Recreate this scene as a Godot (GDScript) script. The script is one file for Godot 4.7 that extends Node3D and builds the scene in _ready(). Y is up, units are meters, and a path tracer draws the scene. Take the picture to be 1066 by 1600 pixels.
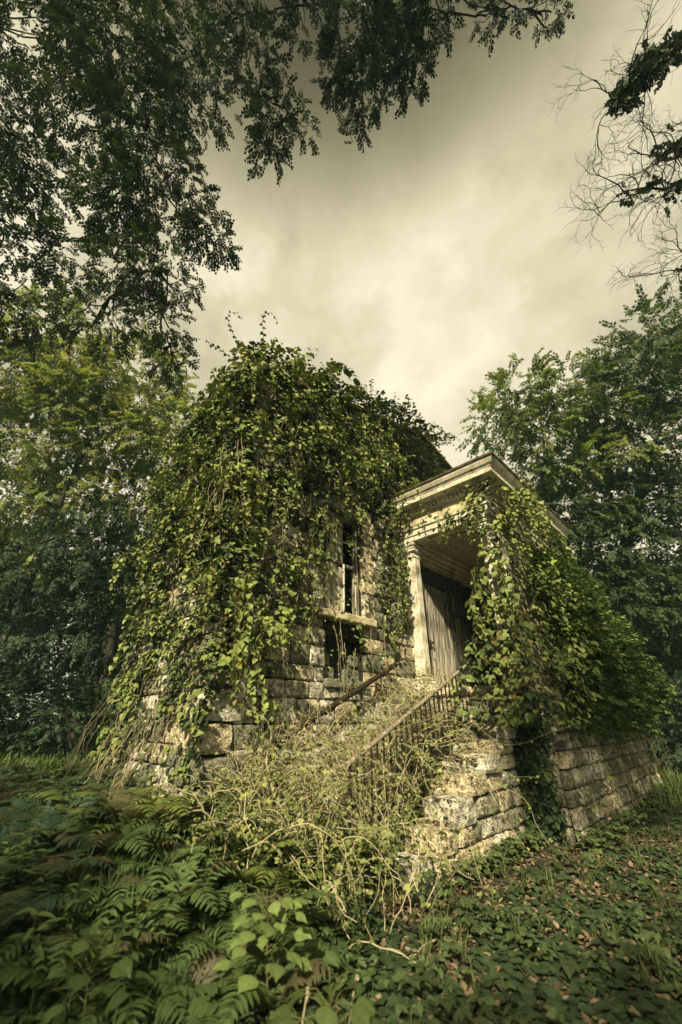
extends Node3D

# House directions: u runs along the window wall (away to the right), v runs away to the left, y is up.
const DU := Vector3(0.699, 0, -0.715)
const DV := Vector3(-0.715, 0, -0.699)
const TURN := 0.79670

var rng := RandomNumberGenerator.new()
var noise := FastNoiseLite.new()
var used := {}
var M := {}
var stone_meshes: Array[ArrayMesh] = []
var leaf_meshes := {}

# ------------------------------------------------------------------ helpers

func numbered(called: String) -> String:
	if not used.has(called):
		used[called] = 0
		return called
	used[called] += 1
	return "%s_%03d" % [called, used[called]]

func rr(a: float, b: float) -> float:
	return rng.randf_range(a, b)

func rv() -> Vector3:
	return Vector3(rr(-1, 1), rr(-1, 1), rr(-1, 1))

func W(u: float, y: float, v: float) -> Vector3:
	return DU * u + DV * v + Vector3(0, y, 0)

func tag(o: Node3D, label: String, category := "", group := "", kind := "") -> Node3D:
	if label: o.set_meta("label", label)
	if category: o.set_meta("category", category)
	if group: o.set_meta("group", group)
	if kind: o.set_meta("kind", kind)
	return o

func thing(called: String, label: String, category: String, at: Vector3, turn := 0.0, group := "") -> Node3D:
	var o := Node3D.new()
	o.name = numbered(called)
	add_child(o, true)
	o.position = at
	o.rotation.y = turn
	tag(o, label, category, group)
	return o

func mi(called: String, mesh: Mesh, mat: Material, parent: Node, at := Transform3D()) -> MeshInstance3D:
	var o := MeshInstance3D.new()
	if parent == self:
		o.name = numbered(called)
	else:
		var k := 0
		var n := called
		while parent.has_node(NodePath(n)):
			k = int(parent.get_meta("_n_" + called, 0)) + 1
			parent.set_meta("_n_" + called, k)
			n = "%s_%03d" % [called, k]
		o.name = n
	o.mesh = mesh
	o.material_override = mat
	o.transform = at
	parent.add_child(o, true)
	return o

func begin() -> SurfaceTool:
	var st := SurfaceTool.new()
	st.begin(Mesh.PRIMITIVE_TRIANGLES)
	return st

func part(called: String, st: SurfaceTool, mat: Material, parent: Node, at := Transform3D()) -> MeshInstance3D:
	return mi(called, st.commit(), mat, parent, at)

func tri(st: SurfaceTool, a: Vector3, b: Vector3, c: Vector3, out: Vector3) -> void:
	var n := (b - a).cross(c - a)
	if n.length_squared() < 1e-14: return
	n = n.normalized()
	if n.dot(out) > 0.0:
		var t := b
		b = c
		c = t
	else:
		n = -n
	st.set_normal(n); st.add_vertex(a)
	st.set_normal(n); st.add_vertex(b)
	st.set_normal(n); st.add_vertex(c)

func quad(st: SurfaceTool, a: Vector3, b: Vector3, c: Vector3, d: Vector3, out: Vector3) -> void:
	tri(st, a, b, c, out)
	tri(st, a, c, d, out)

# box with chamfered edges; t places and turns it
func box(st: SurfaceTool, at: Vector3, size: Vector3, bev := 0.012, turn := Basis()) -> void:
	var h := size / 2
	bev = minf(bev, minf(h.x, minf(h.y, h.z)) * 0.6)
	var q := func(x: float, y: float, z: float) -> Vector3: return at + turn * Vector3(x, y, z)
	for ax in 3:
		var b := (ax + 1) % 3
		var c := (ax + 2) % 3
		for s in [-1.0, 1.0]:
			var p := []
			for k in [[-1, -1], [1, -1], [1, 1], [-1, 1]]:
				var w := Vector3()
				w[ax] = s * h[ax]
				w[b] = k[0] * (h[b] - bev)
				w[c] = k[1] * (h[c] - bev)
				p.append(at + turn * w)
			var n := Vector3()
			n[ax] = s
			quad(st, p[0], p[1], p[2], p[3], turn * n)
			for s2 in [-1.0, 1.0]:
				var e := []
				for k in [-1.0, 1.0]:
					var w1 := Vector3()
					w1[ax] = s * h[ax]; w1[b] = s2 * (h[b] - bev); w1[c] = k * (h[c] - bev)
					var w2 := Vector3()
					w2[ax] = s * (h[ax] - bev); w2[b] = s2 * h[b]; w2[c] = k * (h[c] - bev)
					e.append(at + turn * w1); e.append(at + turn * w2)
				var n2 := Vector3()
				n2[ax] = s; n2[b] = s2
				quad(st, e[0], e[1], e[3], e[2], turn * n2)
	for sx in [-1.0, 1.0]:
		for sy in [-1.0, 1.0]:
			for sz in [-1.0, 1.0]:
				tri(st, q.call(sx * h.x, sy * (h.y - bev), sz * (h.z - bev)), q.call(sx * (h.x - bev), sy * h.y, sz * (h.z - bev)), q.call(sx * (h.x - bev), sy * (h.y - bev), sz * h.z), turn * Vector3(sx, sy, sz))

# plain slab between two corners
func slab(st: SurfaceTool, a: Vector3, b: Vector3, bev := 0.0) -> void:
	box(st, (a + b) / 2, (b - a).abs(), maxf(bev, 0.002))

func tube(st: SurfaceTool, pts: PackedVector3Array, r0: float, r1: float, sides := 5) -> void:
	var n := pts.size()
	if n < 2: return
	var side := Vector3.UP
	var rings := []
	for i in n:
		var d := (pts[mini(i + 1, n - 1)] - pts[maxi(i - 1, 0)]).normalized()
		if absf(d.dot(side)) > 0.95:
			side = Vector3.RIGHT if absf(d.x) < 0.8 else Vector3.FORWARD
		side = (side - d * d.dot(side)).normalized()
		var up := d.cross(side)
		var r := lerpf(r0, r1, float(i) / (n - 1))
		var ring := []
		for k in sides:
			var a := TAU * k / sides
			ring.append([pts[i] + (side * cos(a) + up * sin(a)) * r, side * cos(a) + up * sin(a)])
		rings.append(ring)
	for i in n - 1:
		for k in sides:
			var k2 := (k + 1) % sides
			var a = rings[i][k]
			var b = rings[i][k2]
			var c = rings[i + 1][k2]
			var d2 = rings[i + 1][k]
			for v in [a, c, b, a, d2, c] if ((b[0] - a[0]).cross(c[0] - a[0])).dot(a[1]) > 0 else [a, b, c, a, c, d2]:
				st.set_normal(v[1])
				st.add_vertex(v[0])
	for e in [0, n - 1]:
		var c0 := pts[e]
		var o: Vector3 = (pts[0] - pts[1]) if e == 0 else (pts[n - 1] - pts[n - 2])
		for k in range(1, sides - 1):
			tri(st, rings[e][0][0], rings[e][k][0], rings[e][k + 1][0], o)

# wandering line from a to b
func wander(a: Vector3, b: Vector3, n: int, wild: float, sag := 0.0) -> PackedVector3Array:
	var p := PackedVector3Array()
	var drift := Vector3()
	for i in n + 1:
		var t := float(i) / n
		if i > 0 and i < n:
			drift += rv() * wild
		p.append(a.lerp(b, t) + drift * sqrt(maxf(0.0, 4 * t * (1 - t))) - Vector3(0, sag * 4 * t * (1 - t), 0))
	return p

# profile of (out, up) points swept along corners of [point, mitred outward direction]
func sweep(st: SurfaceTool, profile: Array, corners: Array) -> void:
	for i in corners.size() - 1:
		var o: Vector3 = corners[i][1] + corners[i + 1][1]
		for k in profile.size():
			var p: Vector2 = profile[k]
			var q: Vector2 = profile[(k + 1) % profile.size()]
			var e := q - p
			var nrm := o.normalized() * e.y + Vector3.UP * -e.x
			quad(st, corners[i][0] + corners[i][1] * p.x + Vector3.UP * p.y, corners[i + 1][0] + corners[i + 1][1] * p.x + Vector3.UP * p.y,
				corners[i + 1][0] + corners[i + 1][1] * q.x + Vector3.UP * q.y, corners[i][0] + corners[i][1] * q.x + Vector3.UP * q.y, nrm)
	var poly := PackedVector2Array(profile)
	var ids := Geometry2D.triangulate_polygon(poly)
	for e in [0, corners.size() - 1]:
		var along: Vector3 = (corners[0][0] - corners[1][0]) if e == 0 else (corners[e][0] - corners[e - 1][0])
		for k in range(0, ids.size(), 3):
			var v := []
			for j in 3:
				var p: Vector2 = profile[ids[k + j]]
				v.append(corners[e][0] + corners[e][1] * p.x + Vector3.UP * p.y)
			tri(st, v[0], v[1], v[2], along)

# many copies of one mesh, gathered first and made in one go
class Scatter:
	var t: Array[Transform3D] = []
	var c: PackedColorArray = []
	func add(x: Transform3D, k: Color) -> void:
		t.append(x)
		c.append(k)

func scatter(called: String, s: Scatter, mesh: Mesh, mat: Material, parent: Node, kind := "stuff") -> MultiMeshInstance3D:
	var mm := MultiMesh.new()
	mm.transform_format = MultiMesh.TRANSFORM_3D
	mm.use_colors = true
	mm.mesh = mesh
	mm.instance_count = s.t.size()
	for i in s.t.size():
		mm.set_instance_transform(i, s.t[i])
		mm.set_instance_color(i, s.c[i])
	var o := MultiMeshInstance3D.new()
	if parent == self:
		o.name = numbered(called)
	else:
		o.name = called if not parent.has_node(NodePath(called)) else "%s_%03d" % [called, parent.get_child_count()]
	o.multimesh = mm
	o.material_override = mat
	if kind: o.set_meta("kind", kind)
	parent.add_child(o, true)
	return o

# ------------------------------------------------------------------ materials

func noise_image(seed_: int, size: int, freq: float, oct: int, kind := FastNoiseLite.TYPE_SIMPLEX_SMOOTH, warp := 0.0) -> PackedByteArray:
	var f := FastNoiseLite.new()
	f.seed = seed_
	f.noise_type = kind
	f.frequency = freq
	f.fractal_octaves = oct
	f.fractal_gain = 0.55
	if warp > 0:
		f.domain_warp_enabled = true
		f.domain_warp_amplitude = warp
		f.domain_warp_frequency = freq
	var im := f.get_seamless_image(size, size)
	im.convert(Image.FORMAT_L8)
	return im.get_data()

# colours for the low, middle and high values of the first noise; the second darkens in spots
func color_tex(a: PackedByteArray, b: PackedByteArray, size: int, ramp: Array, spot: Color, spot_at: float) -> ImageTexture:
	var out := PackedByteArray()
	out.resize(size * size * 3)
	var table := []
	for i in 256:
		var t := smoothstep(0.15, 0.85, i / 255.0) * (ramp.size() - 1)
		var k := mini(int(t), ramp.size() - 2)
		table.append(ramp[k].lerp(ramp[k + 1], t - k))
	for i in size * size:
		var c: Color = table[a[i]]
		var s := clampf((b[i] / 255.0 - spot_at) * 5.0, 0, 1)
		if s > 0: c = c.lerp(spot, s * spot.a)
		out[i * 3] = int(c.r * 255)
		out[i * 3 + 1] = int(c.g * 255)
		out[i * 3 + 2] = int(c.b * 255)
	return ImageTexture.create_from_image(Image.create_from_data(size, size, false, Image.FORMAT_RGB8, out))

func grey_tex(a: PackedByteArray, size: int) -> ImageTexture:
	return ImageTexture.create_from_image(Image.create_from_data(size, size, false, Image.FORMAT_L8, a))

func mat(called: String, color: Color, rough := 0.9, tex: Texture2D = null, bump: Texture2D = null, bump_cm := 1.0, scale := Vector3.ONE, world := true) -> StandardMaterial3D:
	var m := StandardMaterial3D.new()
	m.resource_name = called
	m.albedo_color = color
	m.roughness = rough
	m.metallic_specular = 0.3
	if tex: m.albedo_texture = tex
	if bump:
		m.heightmap_enabled = true
		m.heightmap_texture = bump
		m.heightmap_scale = bump_cm
	if tex or bump:
		m.uv1_triplanar = true
		m.uv1_world_triplanar = world
		m.uv1_scale = scale
	return m

func lin(r: float, g: float, b: float) -> Color:
	return Color(r, g, b).linear_to_srgb()

func leaf_mat(called: String, through: float, rough := 0.55) -> StandardMaterial3D:
	var m := StandardMaterial3D.new()
	m.resource_name = called
	m.vertex_color_use_as_albedo = true
	m.roughness = rough
	m.metallic_specular = 0.35
	m.backlight_enabled = true
	m.backlight = Color(through, through, through * 0.7)
	m.cull_mode = BaseMaterial3D.CULL_DISABLED
	return m

func make_materials() -> void:
	var n1 := noise_image(11, 512, 0.008, 5, FastNoiseLite.TYPE_SIMPLEX_SMOOTH, 20)
	var n2 := noise_image(12, 512, 0.02, 5)
	var n3 := noise_image(13, 512, 0.05, 4, FastNoiseLite.TYPE_CELLULAR, 12)
	var stone_tex := color_tex(n1, n2, 512, [lin(0.15, 0.138, 0.105), lin(0.37, 0.35, 0.285), lin(0.54, 0.515, 0.425), lin(0.68, 0.655, 0.56)], Color(lin(0.045, 0.04, 0.028), 0.9), 0.56)
	var rough_bump := grey_tex(n2, 512)
	var pit := grey_tex(n3, 512)
	var tones := [Color(1, 1, 1), Color(0.84, 0.83, 0.8), Color(0.66, 0.67, 0.63), Color(0.97, 0.93, 0.86)]
	for i in 4:
		M["stone%d" % i] = mat("rough_stone", tones[i], 0.95, stone_tex, rough_bump if i % 2 else pit, 2.2, Vector3.ONE * (1.5 + 0.3 * i))
	M.mortar = mat("mortar", lin(0.07, 0.062, 0.045), 1.0, stone_tex, rough_bump, 2.0, Vector3.ONE * 1.7)
	var p1 := noise_image(21, 512, 0.006, 5, FastNoiseLite.TYPE_SIMPLEX_SMOOTH, 30)
	var p2 := noise_image(22, 512, 0.03, 4)
	var paint := color_tex(p1, p2, 512, [lin(0.24, 0.215, 0.155), lin(0.45, 0.42, 0.33), lin(0.58, 0.55, 0.45), lin(0.66, 0.63, 0.53)], Color(lin(0.075, 0.06, 0.038), 0.9), 0.58)
	M.paint = mat("weathered_paint", Color(1, 1, 1), 0.75, paint, grey_tex(p2, 512), 0.35, Vector3(0.9, 0.9, 0.9))
	M.pale_paint = mat("pale_paint", Color(1, 1, 1), 0.8, paint, grey_tex(p2, 512), 0.3, Vector3(0.5, 0.5, 0.5))
	M.plaster = mat("plaster", Color(0.93, 0.9, 0.84), 0.95, paint, rough_bump, 0.5, Vector3(0.5, 0.5, 0.5))
	var w1 := noise_image(31, 512, 0.012, 5)
	var wood := color_tex(w1, p2, 512, [lin(0.045, 0.042, 0.034), lin(0.2, 0.185, 0.15), lin(0.34, 0.32, 0.26), lin(0.46, 0.43, 0.36)], Color(lin(0.03, 0.026, 0.018), 0.7), 0.7)
	M.wood = mat("old_wood", Color(1, 1, 1), 0.85, wood, grey_tex(w1, 512), 0.4, Vector3(4.0, 0.22, 4.0), false)
	M.dark_wood = mat("dark_wood", Color(0.5, 0.5, 0.5), 0.8, wood, grey_tex(w1, 512), 0.4, Vector3(4.0, 0.25, 4.0), false)
	M.pale_board = mat("bleached_board", lin(0.85, 0.83, 0.8), 0.9, paint, grey_tex(w1, 512), 0.3, Vector3(3.0, 0.3, 3.0), false)
	M.iron = mat("rusted_iron", lin(0.06, 0.045, 0.028), 0.7, stone_tex, pit, 0.15, Vector3.ONE * 5)
	M.rail = mat("weathered_rail", lin(0.5, 0.46, 0.4), 0.8, stone_tex, pit, 0.2, Vector3.ONE * 4)
	M.roof = mat("roof_slate", lin(0.22, 0.2, 0.15), 0.9, stone_tex, rough_bump, 1.0, Vector3.ONE * 0.8)
	M.black = mat("dark_room", lin(0.02, 0.02, 0.017), 1.0)  # black colour stands in for the lack of light indoors
	var bk := noise_image(41, 256, 0.03, 4)
	var bark := color_tex(bk, noise_image(42, 256, 0.02, 3), 256, [lin(0.012, 0.011, 0.008), lin(0.03, 0.026, 0.019), lin(0.06, 0.053, 0.04)], Color(lin(0.05, 0.06, 0.03), 0.6), 0.68)
	M.bark = mat("bark", Color(1, 1, 1), 1.0, bark, grey_tex(bk, 256), 3.0, Vector3(2.0, 0.5, 2.0))
	M.cane = mat("dry_cane", lin(0.42, 0.37, 0.25), 0.8)
	M.cane2 = mat("grey_cane", lin(0.24, 0.205, 0.135), 0.85)
	M.stem = mat("vine_stem", lin(0.11, 0.09, 0.05), 0.9)
	M.green_stem = mat("green_stem", lin(0.09, 0.1, 0.035), 0.6)
	var g1 := noise_image(51, 512, 0.012, 5)
	var soil := color_tex(g1, n2, 512, [lin(0.022, 0.02, 0.012), lin(0.05, 0.042, 0.025), lin(0.085, 0.07, 0.042)], Color(lin(0.03, 0.04, 0.015), 0.7), 0.6)
	M.soil = mat("soil", Color(1, 1, 1), 1.0, soil, grey_tex(n2, 512), 4.0, Vector3.ONE * 0.9)
	M.leaf = leaf_mat("vine_leaf", 0.5)
	M.tree_leaf = leaf_mat("tree_leaf", 0.55, 0.6)
	M.thin_leaf = leaf_mat("young_tree_leaf", 1.0, 0.6)  # high see-through so the background trees glow as if backlit
	M.fern = leaf_mat("fern_leaf", 0.5, 0.6)
	M.litter = leaf_mat("dry_leaf", 0.1, 0.9)
	var gl := StandardMaterial3D.new()
	gl.resource_name = "window_glass"
	gl.transparency = BaseMaterial3D.TRANSPARENCY_ALPHA
	gl.albedo_color = Color(0.6, 0.62, 0.55, 0.25)
	gl.roughness = 0.08
	gl.metallic_specular = 0.6
	M.glass = gl

func paint_leaf(c: Color, called: String) -> StandardMaterial3D:
	var m := leaf_mat(called, 0.5)
	m.albedo_color = c.linear_to_srgb()
	return m

# ------------------------------------------------------------------ leaves

# blade along +z of length 1, its face up; outline half widths at the given stations, edges folded up and the tip bent down
func blade(st: SurfaceTool, base: Transform3D, stations: Array, fold: float, bend: float) -> void:
	var L := []
	var C := []
	var R := []
	for s in stations:
		var z: float = s[0]
		var w: float = s[1]
		var y := -bend * z * z
		C.append(base * Vector3(0, y, z))
		L.append(base * Vector3(-w, y + fold * w, z))
		R.append(base * Vector3(w, y + fold * w, z))
	var up := base.basis.y
	for i in stations.size() - 1:
		if stations[i][1] == 0.0:
			tri(st, C[i], L[i + 1], C[i + 1], up)
			tri(st, C[i], C[i + 1], R[i + 1], up)
		elif stations[i + 1][1] == 0.0:
			tri(st, C[i], L[i], C[i + 1], up)
			tri(st, C[i], C[i + 1], R[i], up)
		else:
			quad(st, C[i], L[i], L[i + 1], C[i + 1], up)
			quad(st, C[i], C[i + 1], R[i + 1], R[i], up)

const OVATE := [[0.0, 0.0], [0.09, 0.28], [0.3, 0.43], [0.55, 0.38], [0.8, 0.17], [1.0, 0.0]]
const HEART := [[-0.07, 0.2], [0.02, 0.40], [0.16, 0.51], [0.34, 0.52], [0.55, 0.41], [0.75, 0.24], [0.9, 0.09], [1.03, 0.0]]
const LANCE := [[0.0, 0.0], [0.3, 0.15], [0.65, 0.12], [1.0, 0.0]]
const SMALL := [[0.0, 0.0], [0.45, 0.32], [1.0, 0.0]]

func aim(z: Vector3, up: Vector3, at: Vector3, s := 1.0) -> Transform3D:
	z = z.normalized()
	var x := up.cross(z)
	if x.length() < 0.01: x = Vector3.RIGHT.cross(z)
	x = x.normalized()
	return Transform3D(Basis(x * s, z.cross(x) * s, z * s), at)

func make_leaves() -> void:
	var st := begin()
	blade(st, Transform3D(), OVATE, 0.28, 0.28)
	leaf_meshes.vine = st.commit()
	st = begin()
	blade(st, Transform3D(), HEART, 0.22, 0.22)
	leaf_meshes.heart = st.commit()
	st = begin()
	blade(st, Transform3D(), SMALL, 0.3, 0.15)
	leaf_meshes.small = st.commit()
	# broad leaf with a paler midrib and side veins
	st = begin()
	var n_row := 15
	for i in n_row:
		var f := i / (n_row - 1.0) * (HEART.size() - 1)
		var k := mini(int(f), HEART.size() - 2)
		var z: float = lerpf(HEART[k][0], HEART[k + 1][0], f - k)
		var half: float = lerpf(HEART[k][1], HEART[k + 1][1], f - k)
		for m in [-1.0, -0.66, -0.33, 0.0, 0.33, 0.66, 1.0]:
			var vein: bool = m == 0.0 or (i % 3 == 0 and absf(m) < 0.9)
			st.set_color(Color(1.2, 1.2, 1.15) if vein else Color(0.86, 0.88, 0.84))
			st.set_smooth_group(0)
			var x: float = m * half
			st.add_vertex(Vector3(x, 0.2 * absf(x) - 0.55 * x * x - 0.3 * z * z + 0.02 * sin(z * 30.0) * absf(m) - (0.008 if vein else 0.0), z - 0.09 * (1.0 - absf(m)) + 0.12 * absf(m) * (1.0 - z)))
	for i in n_row - 1:
		for m in 6:
			var a := i * 7 + m
			for k in [a, a + 7, a + 1, a + 1, a + 7, a + 8]: st.add_index(k)
	st.generate_normals()
	leaf_meshes.broad = st.commit()
	# three broad leaflets on a short stalk
	st = begin()
	for a in [-1.15, 0.0, 1.15]:
		var d := Vector3(sin(a), -0.15, cos(a))
		blade(st, aim(d, Vector3.UP, d * 0.06, 0.62 if a != 0.0 else 0.8), OVATE, 0.2, 0.3)
	leaf_meshes.three = st.commit()
	# a twig with leaves on both sides, 1 long
	for kind in 3:
		st = begin()
		tube(st, PackedVector3Array([Vector3.ZERO, Vector3(0.03, 0.04, 0.5), Vector3(0, -0.05, 1.0)]), 0.012, 0.004, 3)
		var n: int = [13, 15, 11][kind]
		for i in n:
			var t := 0.1 + 0.9 * i / (n - 1.0)
			var s := 1.0 if i % 2 else -1.0
			var d := Vector3(s * rr(0.6, 1.0), rr(-0.45, 0.35), rr(0.2, 0.9))
			if i == n - 1: d = Vector3(0, -0.3, 1)
			var sz: float = rr(0.2, 0.32) * (1.15 if kind == 2 else 1.0)
			blade(st, aim(d, Vector3(rr(-0.5, 0.5), 1, rr(-0.5, 0.5)), Vector3(0, 0.03 - 0.06 * t, t), sz), SMALL if kind != 2 else OVATE, 0.25, 0.2)
		leaf_meshes["sprig%d" % kind] = st.commit()
	# grass tuft
	st = begin()
	for i in 9:
		var a := rr(0, TAU)
		var lean := rr(0.15, 0.7)
		var p := Vector3(rr(-0.08, 0.08), 0, rr(-0.08, 0.08))
		var d := Vector3(cos(a) * lean, 1, sin(a) * lean).normalized()
		var h := rr(0.5, 1.0)
		var side := d.cross(Vector3(sin(a), 0, -cos(a))).cross(d).normalized() * 0.018
		var mid := p + d * h * 0.55
		var tip := p + d * h + Vector3(cos(a), -0.5, sin(a)) * lean * h * 0.5
		quad(st, p - side, p + side, mid + side, mid - side, Vector3(cos(a), 0.4, sin(a)))
		tri(st, mid - side, mid + side, tip, Vector3(cos(a), 0.4, sin(a)))
	leaf_meshes.tuft = st.commit()
	# bamboo-like weed: a thin stalk with narrow leaves
	st = begin()
	tube(st, PackedVector3Array([Vector3.ZERO, Vector3(0.03, 0.5, 0.02), Vector3(0.12, 1.0, 0.06)]), 0.008, 0.003, 3)
	for i in 14:
		var t := 0.2 + 0.8 * i / 13.0
		var a := i * 2.4
		blade(st, aim(Vector3(cos(a), 0.35, sin(a)), Vector3.UP, Vector3(0.12 * t * t, t, 0.06 * t * t), rr(0.22, 0.34)), LANCE, 0.15, 0.35)
	leaf_meshes.weed = st.commit()
	# ground-cover sprig: some round leaves lying at different heights
	st = begin()
	for i in 6:
		var a := i * 2.4 + rr(-0.4, 0.4)
		var r := rr(0.1, 0.6)
		blade(st, aim(Vector3(cos(a), rr(-0.3, 0.2), sin(a)), Vector3(rr(-0.3, 0.3), 1, rr(-0.3, 0.3)), Vector3(cos(a) * r * 0.6, rr(0.15, 0.55), sin(a) * r * 0.6), rr(0.4, 0.62)), HEART, 0.2, 0.25)
	leaf_meshes.cover = st.commit()
	# dead leaf, curled
	st = begin()
	blade(st, Transform3D(), OVATE, 0.6, -0.35)
	leaf_meshes.dead = st.commit()

func frond_mesh(pairs: int, seed_: int) -> ArrayMesh:
	rng.seed = seed_
	var st := begin()
	var pts := PackedVector3Array()
	for i in 9:
		var t := i / 8.0
		pts.append(Vector3(0, 0.62 * t - 0.62 * t * t * t * 0.95, 0.92 * t))
	tube(st, pts, 0.008, 0.003, 3)
	for i in pairs:
		var t := 0.16 + 0.84 * i / (pairs - 0.5)
		var f := t * 8
		var k := mini(int(f), 7)
		var p := pts[k].lerp(pts[k + 1], f - k)
		var d := (pts[k + 1] - pts[k]).normalized()
		var len := 0.27 * sin(PI * pow(clampf(t * 0.88 + 0.08, 0, 1), 0.8)) * rr(0.88, 1.08) + 0.03
		for s in [-1.0, 1.0]:
			var out := Vector3(s, 0.12 + rr(-0.1, 0.1), 0) + d * rr(0.45, 0.65)
			blade(st, aim(out, d.cross(Vector3(1, 0, 0)) * -1.0 if d.cross(Vector3(1, 0, 0)).y < 0 else d.cross(Vector3(1, 0, 0)), p, len), [[0.0, 0.03], [0.2, 0.13], [0.5, 0.14], [0.8, 0.08], [1.0, 0.0]], 0.2, 0.3)
	return st.commit()

# ------------------------------------------------------------------ ground

func ground_y(x: float, z: float) -> float:
	var u := 0.699 * x - 0.715 * z
	var v := -0.715 * x - 0.699 * z
	var h := 0.62 * smoothstep(2.7, 4.9, v) * (1.0 - smoothstep(3.7, 5.0, u))
	h *= 0.25 + 0.75 * smoothstep(-0.8, 1.9, u)
	h += noise.get_noise_2d(x * 9.0, z * 9.0) * 0.09
	var d := sqrt(x * x + z * z)
	h += 0.5 * smoothstep(18.0, 60.0, d) + noise.get_noise_2d(x * 1.3, z * 1.3) * smoothstep(10.0, 60.0, d) * 1.2
	h -= 0.12 * smoothstep(4.0, 14.0, u) * (1.0 - smoothstep(2.0, 4.0, v))
	return h

func build_ground() -> void:
	var st := begin()
	var xs := []
	var g := func(k: float) -> float: return signf(k) * (absf(k) * 0.16 + pow(absf(k) / 60.0, 5.0) * 190.0)
	var n := 60
	var verts := PackedVector3Array()
	for j in range(-n, n + 1):
		for i in range(-n, n + 1):
			var x: float = g.call(float(i))
			var z: float = g.call(float(j)) - 5.0
			verts.append(Vector3(x, ground_y(x, z), z))
	var w := 2 * n + 1
	st.set_smooth_group(0)
	for v in verts: st.add_vertex(v)
	for j in 2 * n:
		for i in 2 * n:
			var a := j * w + i
			for k in [a, a + 1, a + w, a + 1, a + w + 1, a + w]: st.add_index(k)
	st.generate_normals()
	var o := part("ground", st, M.soil, self)
	tag(o, "brown soil rising to the left under the undergrowth", "", "", "structure")

# ------------------------------------------------------------------ stonework

func make_stones() -> void:
	for n in 14:
		rng.seed = 700 + n
		var st := begin()
		var P := []
		for j in 4:
			var row := []
			for i in 4:
				var x: float = [-0.5, -0.36, 0.36, 0.5][i]
				var y: float = [-0.5, -0.34, 0.34, 0.5][j]
				if i in [1, 2]: x += rr(-0.12, 0.12)
				if j in [1, 2]: y += rr(-0.12, 0.12)
				var rim := i in [0, 3] or j in [0, 3]
				if rim:
					x += rr(-0.012, 0.012)
					y += rr(-0.02, 0.02)
					if i in [0, 3] and j in [0, 3]:
						x *= 0.965
						y *= 0.94
				row.append(Vector3(x, y, rr(0.5, 0.78) if rim else rr(0.7, 1.15)))
			P.append(row)
		for j in 3:
			for i in 3:
				if (i + j + n) % 2:
					tri(st, P[j][i], P[j][i + 1], P[j + 1][i + 1], Vector3.BACK)
					tri(st, P[j][i], P[j + 1][i + 1], P[j + 1][i], Vector3.BACK)
				else:
					tri(st, P[j][i], P[j][i + 1], P[j + 1][i], Vector3.BACK)
					tri(st, P[j][i + 1], P[j + 1][i + 1], P[j + 1][i], Vector3.BACK)
		var edge := []
		for i in 3: edge.append([P[0][i], P[0][i + 1], Vector3.DOWN])
		for i in 3: edge.append([P[3][i], P[3][i + 1], Vector3.UP])
		for j in 3: edge.append([P[j][0], P[j + 1][0], Vector3.LEFT])
		for j in 3: edge.append([P[j][3], P[j + 1][3], Vector3.RIGHT])
		for e in edge:
			var a: Vector3 = e[0]
			var b: Vector3 = e[1]
			quad(st, a, b, Vector3(b.x, b.y, 0), Vector3(a.x, a.y, 0), e[2])
		stone_meshes.append(st.commit())

# one course-laid face. frame: origin at lower left of the face, x along it, y up, z out.
# holes: rectangles (x0, y0, x1, y1); loose: parts are made below this height, above it the stones are one mesh
func masonry(wall: Node3D, frame: Transform3D, length: float, y0: float, y1: float, holes: Array, course: Vector2, run: Vector2, loose: float, depth := 0.085, top = null, called := "stone_block") -> void:
	var mass := begin()
	var any := false
	var y := y0
	while y < y1 - 0.08:
		var h := minf(rr(course.x, course.y), y1 - y)
		if y1 - y - h < 0.1: h = y1 - y
		var spans := [[0.0, length]]
		for q in holes:
			if y + h > q[1] + 0.03 and y < q[3] - 0.03:
				var next := []
				for s in spans:
					if q[2] <= s[0] or q[0] >= s[1]:
						next.append(s)
					else:
						if q[0] > s[0] + 0.05: next.append([s[0], q[0]])
						if q[2] < s[1] - 0.05: next.append([q[2], s[1]])
				spans = next
		for s in spans:
			var x: float = s[0]
			while x < s[1] - 0.05:
				var w := minf(rr(run.x, run.y), s[1] - x)
				if s[1] - x - w < 0.16: w = s[1] - x
				var lim := 1e9
				if top != null: lim = minf(top.call(x), top.call(x + w))
				var hh := minf(h, lim - y)
				if hh > 0.06:
					var mesh := stone_meshes[rng.randi() % stone_meshes.size()]
					var joint := rr(0.012, 0.028)
					var t := frame * Transform3D(Basis().scaled(Vector3((w - joint) * (-1.0 if rng.randf() < 0.5 else 1.0), hh - joint * 0.8, depth * rr(0.75, 1.3))), Vector3(x + w / 2, y + hh / 2, 0.0)).rotated_local(Vector3.BACK, 0.0)
					if y + hh / 2 < loose:
						mi(called, mesh, M["stone%d" % (rng.randi() % 4)], wall, t)
					else:
						mass.append_from(mesh, 0, t)
						any = true
				x += w
		y += h
	if any:
		tag(part("upper_stonework", mass, M.stone1, wall), "", "", "", "stuff")

# ------------------------------------------------------------------ house

var house: Node3D
const HU := 7.0
const HV := 5.5

func H(u: float, y: float, v: float) -> Vector3:
	return Vector3(u - HU, y, HV - v)

func hs(st: SurfaceTool, u0: float, u1: float, y0: float, y1: float, v0: float, v1: float, bev := 0.004) -> void:
	slab(st, H(u0, y0, v0), H(u1, y1, v1), bev)

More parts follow.
